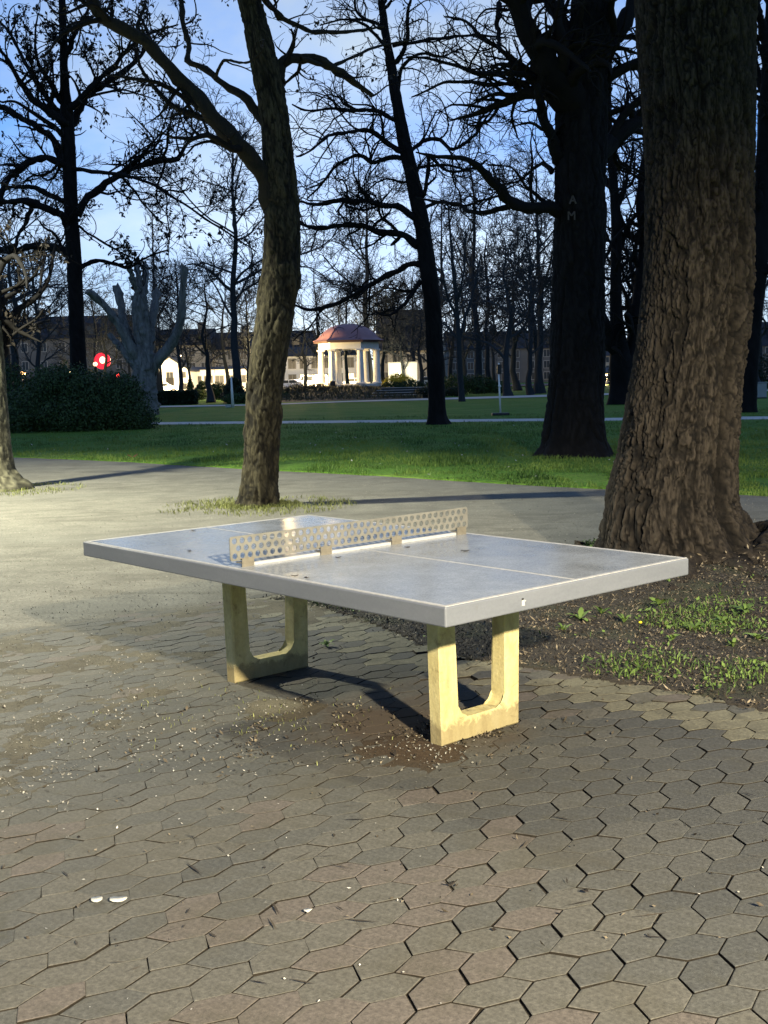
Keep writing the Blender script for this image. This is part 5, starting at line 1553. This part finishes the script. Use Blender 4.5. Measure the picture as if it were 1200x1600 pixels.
shrub('shrub', at0(690, 90), [(-1.0, 0, .35, 1.1, .8, .42), (.8, 0, .3, 1.1, .8, .4)], 4000, 0.12, M_HEDGE, 'low dark planting behind the bent lawn tree', 'shrub', 43, 5, 0.02)
shrub('shrub', at0(1010, 110), [(-2, 0, 1, 2, 1.2, 1.1), (1, 0, 1.2, 2.2, 1.2, 1.3)], 6000, 0.16, M_HEDGE, 'dark shrub bank behind the twin stemmed tree', 'shrub', 44, 6, 0.03)
shrub('shrub', at0(1185, 90), [(-2, 0, 1, 2.2, 1.2, 1.2), (1, 0, 1.4, 2.4, 1.2, 1.5)], 6000, 0.16, M_HEDGE, 'dark shrub bank behind the grey cabinet', 'shrub', 45, 6, 0.03)
shrub('shrub', at0(30, 70), [(-1, 0, 1.4, 2.2, 1.2, 1.6), (1.6, 0, 1.2, 1.6, 1.2, 1.4)], 7000, 0.16, M_BUSH, 'tall evergreen bush behind the pale slender trunk', 'shrub', 46, 6, 0.04)

# pavilion mound: planted bank
mx, my = np.meshgrid(np.linspace(-11.5, 4.5, 90), np.linspace(84, 125, 60))
mz = 0.75 * np.exp(-((mx + 3.8) / 5.0) ** 4 - ((my - 106) / 15) ** 4) * (1 + 0.15 * (fbm(mx * .8, my * .8, k=6) - .5)) - 0.06
idx = np.arange(mx.size).reshape(mx.shape)
q = np.stack([idx[:-1, :-1], idx[:-1, 1:], idx[1:, 1:], idx[1:, :-1]], -1).reshape(-1, 4)
M_BANK = simple('planted_bank', (0.075, 0.07, 0.06), 0.95, 0.1, 0.4, 2.5, bmp=0.6)
tag(obj('mound', np_mesh('mound', np.stack([mx.ravel(), my.ravel(), mz.ravel()], 1), [q], M_BANK, True)), 'low planted mound under the pavilion', kind='structure')
g2 = np.random.default_rng(55)
bx2, by2 = g2.uniform(-9, 3, 5000), g2.uniform(86, 103, 5000)
bz2 = 0.75 * np.exp(-((bx2 + 3.8) / 5.0) ** 4 - ((by2 - 106) / 15) ** 4)
me = blades('ground_cover', bx2, by2, bz2, g2.uniform(0.1, 0.35, 5000), g2.uniform(0.03, 0.08, 5000), g2, M_BROWNHEDGE, g2.uniform(0, 1, 5000), 0.8)
tag(obj('ground_cover', me), 'brown winter planting on the pavilion mound', kind='stuff')

# ------------------------------------------------------------------ pavilion
PY = 104.0
pc = at(546, 600, PY)
kp = PY / F_PX
pav_z = 0.72
pav = empty('pavilion', (pc[0], PY, 0), 0, 'white columned garden pavilion with a reddish dome roof on a mound', 'pavilion')
def zpx(v): return at(546, v, PY)[2]
RB = 48 * kp
NS = 6
A0 = math.radians(-5)
def octo(r, n=NS, a0=A0): return [(r * math.cos(a0 + i * 2 * math.pi / n), r * math.sin(a0 + i * 2 * math.pi / n)) for i in range(n)]
zb_, zc, ze, zt = zpx(600), zpx(546), zpx(535), zpx(506)
m = MB(); m.prism(octo(RB * 1.02), 'z', 0.2, zb_); m.done('base', M_WHITE, pav)
# columns
for i, (x, y) in enumerate(octo(RB * 0.90)):
    m = MB()
    m.cyl((x, y, zb_ + 0.14), (x, y, zc - 0.14), 0.33, 0.25, 16)
    c_ = m.done('column', M_WHITE, pav, smooth=False)
    MB().box(x - .42, x + .42, y - .42, y + .42, zb_ + 0.002, zb_ + .14, 0.02).done('plinth', M_WHITE, c_)
    MB().box(x - .34, x + .34, y - .34, y + .34, zc - .14, zc - 0.002, 0.02).done('capital', M_WHITE, c_)
oo, oi = octo(RB * 0.98), octo(RB * 0.80)
m = MB()
for i in range(NS):
    k = (i + 1) % NS
    vs = [m.bm.verts.new((*p, z)) for z in (zc, ze - 0.05) for p in (oo[i], oo[k], oi[k], oi[i])]
    for f in ((0, 1, 5, 4), (2, 3, 7, 6), (0, 3, 2, 1), (4, 5, 6, 7)): m.bm.faces.new([vs[j] for j in f])
m.done('architrave', M_WHITE, pav)
m = MB(); m.prism(octo(RB * 1.13), 'z', ze - 0.05, ze + 0.13); m.done('eaves', simple('dark_eaves_paint', (0.10, 0.06, 0.055), 0.6, 0.3, .1, 2), pav)
prof = [(1.15, 0.13), (1.04, 0.24), (0.95, 0.46), (0.84, 0.78), (0.70, 1.07), (0.53, 1.31), (0.34, 1.48), (0.15, 1.565), (0.0, 1.58)]
hs = (zt - ze) / 1.58
ND = 48
def dome_ring(r):
    out = []
    for i in range(ND):
        t = (i % (ND // NS)) / (ND // NS)
        a_ = A0 + i * 2 * math.pi / ND
        hexr = math.cos(math.pi / NS) / math.cos((t - 0.5) * 2 * math.pi / NS)
        k = 0.55 * hexr + 0.45
        out.append((r * k * math.cos(a_), r * k * math.sin(a_)))
    return out
V, Q, T = [], [], []
for r, z in prof[:-1]:
    for p in dome_ring(RB * r): V.append((*p, ze + z * hs if z > .13 else ze + 0.132))
V.append((0, 0, zt))
for j in range(len(prof) - 2):
    for i in range(ND):
        k = (i + 1) % ND
        Q.append((j * ND + i, j * ND + k, (j + 1) * ND + k, (j + 1) * ND + i))
j = len(prof) - 2
for i in range(ND): T.append((j * ND + i, j * ND + (i + 1) % ND, len(V) - 1))
roof = obj('roof', np_mesh('roof', np.array(V), [np.array(Q), np.array(T)], M_COPPER, True), pav)
for i in range(NS):
    pts = np.array([[RB * r * math.cos(A0 + i * 2 * math.pi / NS), RB * r * math.sin(A0 + i * 2 * math.pi / NS), (ze + z * hs) + .004] for r, z in prof[:-1]])
    Vt, qt = tubes(pts[None], np.full((1, len(pts)), 0.028), 6)
    obj('roof_rib', np_mesh('roof_rib', Vt, [qt], M_COPPER, True), roof)
# dark urn box and railing seen between the columns
bin_p = at(520, 600, PY - 3.3)
bn = empty('litter_bin', (bin_p[0], PY - 3.3, 0.30), 0, 'black bin standing before the pavilion columns', 'bin')
MB().box(-.23, .23, -.2, .2, 0, 0.95, 0.03).done('body', M_DARK, bn)
MB().box(-.25, .25, -.22, .22, 0.952, 1.02, 0.02).done('lid', M_DARK, bn)
# steps to the pavilion
st = empty('garden_steps', (pc[0] + 4.6, 92, 0), 0, 'wide dark garden steps with pale edges beside the pavilion', 'steps')
for i in range(4):
    MB().box(-2.9 + i * .35, 2.9, -2.0 + i * 1.6, -0.45 + i * 1.6, -0.05, 0.16 + i * 0.17).done('step', M_DARKSTONE, st)
    MB().box(-2.95 + i * .35, 2.95, -2.1 + i * 1.6, -1.75 + i * 1.6, 0.162 + i * .17, 0.20 + i * 0.17, 0.01).done('edge_stone', M_STONE, st)

# ------------------------------------------------------------------ posts and small furniture
P = gp(782, 650)
po = empty('goal_post', (P[0], P[1], 0.02), 0, 'white slim post with a dark top bracket on a black foot slab', 'post')
zt_ = (650 - 570) / F_PX * P[1]
MB().box(-.33, .33, -.22, .22, 0, .10, .02).done('foot_slab', M_DARK, po)
MB().cyl((0, 0, .10), (-.045, 0, zt_ * .80), .035, .030, 10).done('post', M_WHITE, po, smooth=True)
MB().cyl((-.05, -.0, zt_ * .56), (.02, -.02, zt_ * .58), .055, .045, 8).done('collar', M_WHITE, po)
MB().box(-.11, .05, -.06, .06, zt_ * .802, zt_ * .985, .01).done('bracket', M_DARK, po)
MB().box(-.07, -.01, -.03, .03, zt_ * .987, zt_ * 1.02, .005).done('cap', M_WHITE, po)
P = gp(364, 637)
po = empty('white_post', (P[0], P[1], 0.02), 0, 'slim white tapering post with a pale foot block before the clipped cone', 'post')
MB().cyl((0, 0, 0), (-.04, 0, 1.75), .09, .045, 10).done('post', M_WHITE, po, smooth=True)
MB().box(-.42, -.10, -.12, .12, 0, .16, .02).done('foot_block', M_STONE, po)
P = gp(1187, 623)
cb = empty('utility_cabinet', (P[0], P[1], 0), 0.1, 'grey utility cabinet standing beside the far path', 'cabinet')
MB().box(-.28, .28, -.25, .25, .06, .80, .015).done('body', M_GREYMET, cb)
MB().box(-.31, .31, -.28, .28, .802, .86, .015).done('lid', M_GREYMET, cb)
MB().box(-.25, .25, -.262, -.2515, .10, .78).done('door', simple('pale_cabinet_door', (0.27, 0.29, 0.29), .6, .3, .1, 3), cb)
MB().box(-.30, .30, -.27, .27, -.02, .058).done('plinth', M_DARKSTONE, cb)

# ------------------------------------------------------------------ houses
def house(name, label, u0, u1, Y, v_eave, v_ridge, depth, wall, roofm, rows, ncol, win=(1.0, 1.4), gable=False, chim=(), door=None, lit=(), dormers=0, base_v=None, winmat=None):
    x0, x1 = at(u0, 600, Y)[0], at(u1, 600, Y)[0]
    cx, w = (x0 + x1) / 2, x1 - x0
    he, hr = at((u0 + u1) / 2, v_eave, Y)[2], at((u0 + u1) / 2, v_ridge, Y)[2]
    root = empty(name, (cx, Y, 0), 0, label, 'building')
    if gable:
        MB().prism([(-w / 2, -.1), (w / 2, -.1), (w / 2, he), (0, hr), (-w / 2, he)], 'y', 0, depth).done('wall', wall, root)
        m = MB()
        for s in (-1, 1):
            m.prism([(0, hr + .02), (0, hr + .22), (s * (w / 2 + .35), he - .10), (s * (w / 2 + .35), he - .28)], 'y', -.35, depth + .3)
        rf = m.done('roof', roofm, root)
    else:
        MB().box(-w / 2, w / 2, 0, depth, -.1, he).done('wall', wall, root)
        rf = MB().prism([(-.45, he + .005), (depth / 2, hr), (depth + .45, he + .005)], 'x', -w / 2 - .3, w / 2 + .3).done('roof', roofm, root)
    for t in chim:
        MB().box(-w / 2 + t * w - .5, -w / 2 + t * w + .5, depth * .35, depth * .6, he + (hr - he) * .5, hr + 1.1).done('chimney', M_GREYWALL, rf)
    for i in range(dormers):
        xx = -w / 2 + (i + .5) * w / dormers
        dm = MB().box(xx - .9, xx + .9, depth * .06, depth * .3, he + .02, he + (hr - he) * .62).done('dormer', roofm, rf)
        MB().box(xx - .6, xx + .6, depth * .06 - .03, depth * .06 - .002, he + .35, he + (hr - he) * .5).done('pane', M_GLASS, dm)
    fr, pn = None, None
    for r_ in range(rows):
        zc_ = he * (r_ + .55) / rows
        for c in range(ncol):
            xx = -w / 2 + (c + .5) * w / ncol
            if door is not None and r_ == 0 and c == door: continue
            ww, wh = win[0] / 2, min(win[1], he / rows * .62) / 2
            f = MB().box(xx - ww - .08, xx + ww + .08, -.05, -.004, zc_ - wh - .08, zc_ + wh + .08).done('window', M_FRAME, root)
            pm = winmat if winmat and (r_, c) in lit else M_GLASS
            MB().box(xx - ww, xx - .03, -.06, -.051, zc_ - wh, zc_ + wh).done('pane', pm, f)
            MB().box(xx + .03, xx + ww, -.06, -.051, zc_ - wh, zc_ + wh).done('pane', pm, f)
    if door is not None:
        xx = -w / 2 + (door + .5) * w / ncol
        d_ = MB().box(xx - .55, xx + .55, -.06, -.004, 0, 2.1).done('door', M_DARK, root)
        MB().sphere((xx + .42, -.08, 1.05), .05, sub=1).done('handle', M_RIMM, d_)
    return root
M_LITWIN = simple('lit_window', (0.8, 0.6, 0.3), .4, .3, .05, 1, emis=((1.0, .72, .36), 3.0))
house('apartment_block', 'long apartment block with dark roof behind the red sign and pollard', -120, 232, 205, 530, 492, 12, M_GREYWALL, M_ROOF, 3, 12, chim=(.2, .5, .83), dormers=6, lit=((1, 4), (0, 8)), winmat=M_LITWIN)
house('town_house', 'pale town house with dark roof and twin chimneys right of the pollard', 236, 330, 210, 540, 512, 12, M_CREAM, M_ROOF, 3, 5, chim=(.35, .8), dormers=2)
house('town_house', 'broad pale town house with dark roof behind the leaning trunk', 333, 490, 212, 545, 516, 12, M_CREAM, M_ROOF, 3, 8, chim=(.3, .75), dormers=3, lit=((1, 5), (1, 6)), winmat=M_LITWIN)
house('white_house', 'small white gabled house beside the low clipped hedge', 236, 296, 168, 578, 559, 8, M_WHITE, M_ROOF, 2, 3, (.9, .8), gable=True, door=1)
house('low_house', 'long low white annex with a flat dark roof next to the gabled house', 300, 404, 176, 577, 572, 8, M_WHITE, M_ROOF, 1, 6, (1.2, 1.0))
house('shop_house', 'white shop building behind the parked cars', 430, 575, 200, 556, 540, 10, M_WHITE, M_ROOF, 2, 8, (1.2, 1.6), lit=((0, 2), (0, 6)), winmat=M_LITWIN)
house('dark_house', 'tall dark roofed house rising behind the pavilion', 592, 690, 195, 548, 480, 14, M_CREAM, M_ROOF, 2, 5, chim=(.25, .8), dormers=2)
house('town_house', 'dim town house behind the dark far tree row', 700, 890, 215, 545, 515, 12, M_GREYWALL, M_ROOF, 3, 8, chim=(.4,), dormers=3)
house('white_house', 'white house with dark slate roof behind the twin stemmed tree', 915, 1000, 165, 583, 574, 9, M_WHITE, M_ROOF, 1, 5, (1.1, 1.5))
house('town_house', 'taller pale house over the slate roofed white one', 900, 1012, 196, 556, 530, 12, M_CREAM, M_ROOF, 3, 6)
house('town_house', 'dark house far behind the grey cabinet', 1100, 1330, 190, 540, 500, 12, M_GREYWALL, M_ROOF, 3, 8, chim=(.3,), dormers=3)

# ------------------------------------------------------------------ cars
def make_car(van=False):
    root = empty('parked_car', (0, 0, 0), 0, 'white parked car', 'car')
    if van: P = [(-2.3, .35), (2.3, .35), (2.35, .75), (2.2, 1.05), (1.55, 1.25), (1.1, 1.95), (-2.2, 1.98), (-2.35, 1.7)]
    else: P = [(-2.1, .32), (2.1, .32), (2.18, .62), (2.05, .82), (1.1, .95), (.45, 1.42), (-.95, 1.46), (-1.75, 1.05), (-2.1, .95), (-2.18, .6)]
    m = MB(); m.prism(P, 'y', -.85, .85)
    for v in m.bm.verts:
        if v.co.z > 1.1: v.co.y *= .82
    bmesh.ops.bevel(m.bm, geom=[e for e in m.bm.edges], offset=.06, segments=2, affect='EDGES')
    m.done('body', M_CARW, root)
    for s in (-1, 1):
        top, bot = (1.85, 1.30) if van else (1.36, 1.0)
        sets = [[(.95, bot), (1.35, bot), (1.05, top), (.95, top)], [(-.3, bot), (.85, bot), (.85, top), (-.3, top)]] if van else [[(-.2, bot), (.92, bot), (.45, top), (-.2, top)], [(-1.45, bot), (-.3, bot), (-.3, top), (-.95, top)]]
        for w in sets:
            MB().prism(w, 'y', s * .785, s * (.80 if van else .795)).done('window', M_GLASS, root)
        for x in (-1.3, 1.35):
            wh = MB().cyl((x, s * .70, .32), (x, s * .88, .32), .32, .32, 16).done('wheel', M_TYRE, root)
            MB().cyl((x, s * .86, .32), (x, s * .89, .32), .19, .19, 12).done('rim', M_RIMM, wh)
        MB().box(2.10, 2.19, s * .45 - .16, s * .45 + .16, .58, .74, .02).done('headlight', M_GLASS, root)
    return root
def copy_tree(o, parent=None):
    c = o.copy(); C.objects.link(c); c.parent = parent
    for ch in list(o.children): copy_tree(ch, c)
    return c
car0, van0 = make_car(False), make_car(True)
CARS = [(car0, 449, 158, 3.14, 'white parked car nearest the leaning trunk'), (car0, 467, 164, 3.3, 'white parked car in the middle of the row'), (van0, 486, 162, 3.1, 'white parked van at the pavilion end of the row'),
        (car0, 552, 168, 3.1, 'white parked car glimpsed through the pavilion'), (car0, 668, 150, 3.2, 'white parked car by the shrubs right of the yellow blossom'), (car0, 255, 160, 0.1, 'white parked car before the small gabled house')]
seen = set()
for src, u, Y, rz, lab in CARS:
    o = src if src.name not in seen else copy_tree(src)
    seen.add(src.name)
    o.location = at0(u, Y)
    o.location.z = 0.03
    o.rotation_euler = (0, 0, rz)
    tag(o, lab, 'car', 'white cars parked along the street')

# ------------------------------------------------------------------ lit things across the street
def street_lamp(u, v, Y, label, col, power, glow, cap=True, r=.22):
    P = at(u, v, Y)
    root = empty('street_lamp', (P[0], Y, 0), 0, label, 'street lamp', 'street lamps along the far street')
    hh = P[2]
    MB().cyl((0, 0, 0), (0, 0, hh - .25), .07, .045, 8).done('post', M_DARK, root)
    if cap: MB().cyl((0, 0, hh + .16), (0, 0, hh + .30), .28, .04, 10).done('cap', M_DARK, root)
    MB().sphere((0, 0, hh), r, 1, 1, .8, 2).done('bulb', simple('lamp_glow', (.9, .8, .6), .4, .3, .02, 1, emis=(col, glow)), root)
    d = bpy.data.lights.new('street_lamp_light', 'POINT')
    d.energy, d.color, d.shadow_soft_size = power, col, .25
    o = bpy.data.objects.new('street_lamp_light', d)
    C.objects.link(o); o.parent = root; o.location = (0, 0, hh - .45)
    return root
WARM = (1.0, .74, .38)
street_lamp(36, 583, 110, 'orange street lamp behind the big shrub by the pale trunk', (1, .55, .2), 1500, 12, r=.22)
street_lamp(110, 583, 105, 'yellow street lamp just left of the leaf hung tree trunk', (1, .75, .35), 1500, 18, r=.2)
street_lamp(282, 556, 158, 'added lamp brightening the white gabled house', WARM, 20000, 12, r=.13)  # unseen lamp, added to whiten the house fronts
street_lamp(395, 560, 160, 'added lamp brightening the long low annex', WARM, 20000, 12, r=.13)  # added light for the annex wall, no lamp known there
street_lamp(505, 556, 158, 'added lamp brightening the fronts above the parked white cars', WARM, 20000, 12, r=.13)  # another added lamp, brightens the street fronts
wq0, wq1 = at(607, 590, 121), at(652, 590, 121)  # wall added as a reflector, makes the pale glow above the shrub
gw = empty('glow_wall', ((wq0[0] + wq1[0]) / 2, 121, 0), 0, 'low white wall added to catch lamp glow behind the yellow blossom', 'wall')
MB().box(-(wq1[0] - wq0[0]) / 2, (wq1[0] - wq0[0]) / 2, 0, .25, -.1, at(630, 567, 121)[2]).done('wall', M_WHITE, gw)
MB().box(-(wq1[0] - wq0[0]) / 2 - .05, (wq1[0] - wq0[0]) / 2 + .05, -.05, .30, at(630, 567, 121)[2] + .002, at(630, 567, 121)[2] + .10).done('coping', M_STONE, gw)
street_lamp(624, 583, 117.5, 'low lamp glowing behind the yellow blossom', (1, .88, .55), 1400, 14, cap=False, r=.12)
street_lamp(948, 585, 150, 'added lamp brightening the white house behind the twin stemmed tree', WARM, 5000, 12, r=.13)  # added lamp to lift the white house wall
street_lamp(437, 540, 101, 'park lamp behind the leaning trunk', (1, .72, .32), 6000, 20, r=.14)
# red illuminated sign
M_RED = simple('red_sign_light', (.8, .05, .05), .4, .3, .05, 1, emis=((1.0, .02, .05), 1.3))
M_SIGNW = simple('sign_core_light', (.9, .8, .7), .4, .3, .02, 1, emis=((1.0, .60, .36), 4))
P = at(160, 564, 140)
sg = empty('round_sign', (P[0], 140, 0), 0, 'round red illuminated sign with glowing pale core behind the shrub', 'sign')
MB().cyl((0, .12, 0), (0, .12, P[2] - .2), .08, .06, 8).done('post', M_DARK, sg)
MB().cyl((0, -.10, P[2]), (0, .10, P[2]), 0.95, 0.95, 28).done('disc', M_RED, sg)
MB().sphere((.05, -.18, P[2] + .1), .34, 1, .3, 1.2, 2).done('core', M_SIGNW, sg)
MB().sphere((-.8, -.2, P[2] - .35), .26, 1, .3, 1, 2).done('core', M_SIGNW, sg)
P = at(184, 587, 120)
tl = empty('traffic_light', (P[0], 120, 0), 0, 'small red traffic light beside the red round sign', 'traffic light')
MB().cyl((0, .1, 0), (0, .1, P[2] - .45), .05, .05, 8).done('post', M_DARK, tl)
MB().box(-.17, .17, .05, .25, P[2] - .75, P[2] + .22, .02).done('housing', M_DARK, tl)
MB().sphere((0, .03, P[2]), .20, 1, .4, 1, 2).done('red_lens', simple('red_lens', (.8, .05, .04), .4, .3, .02, 1, emis=((1, .05, .04), 14)), tl)

bpy.context.view_layer.update()
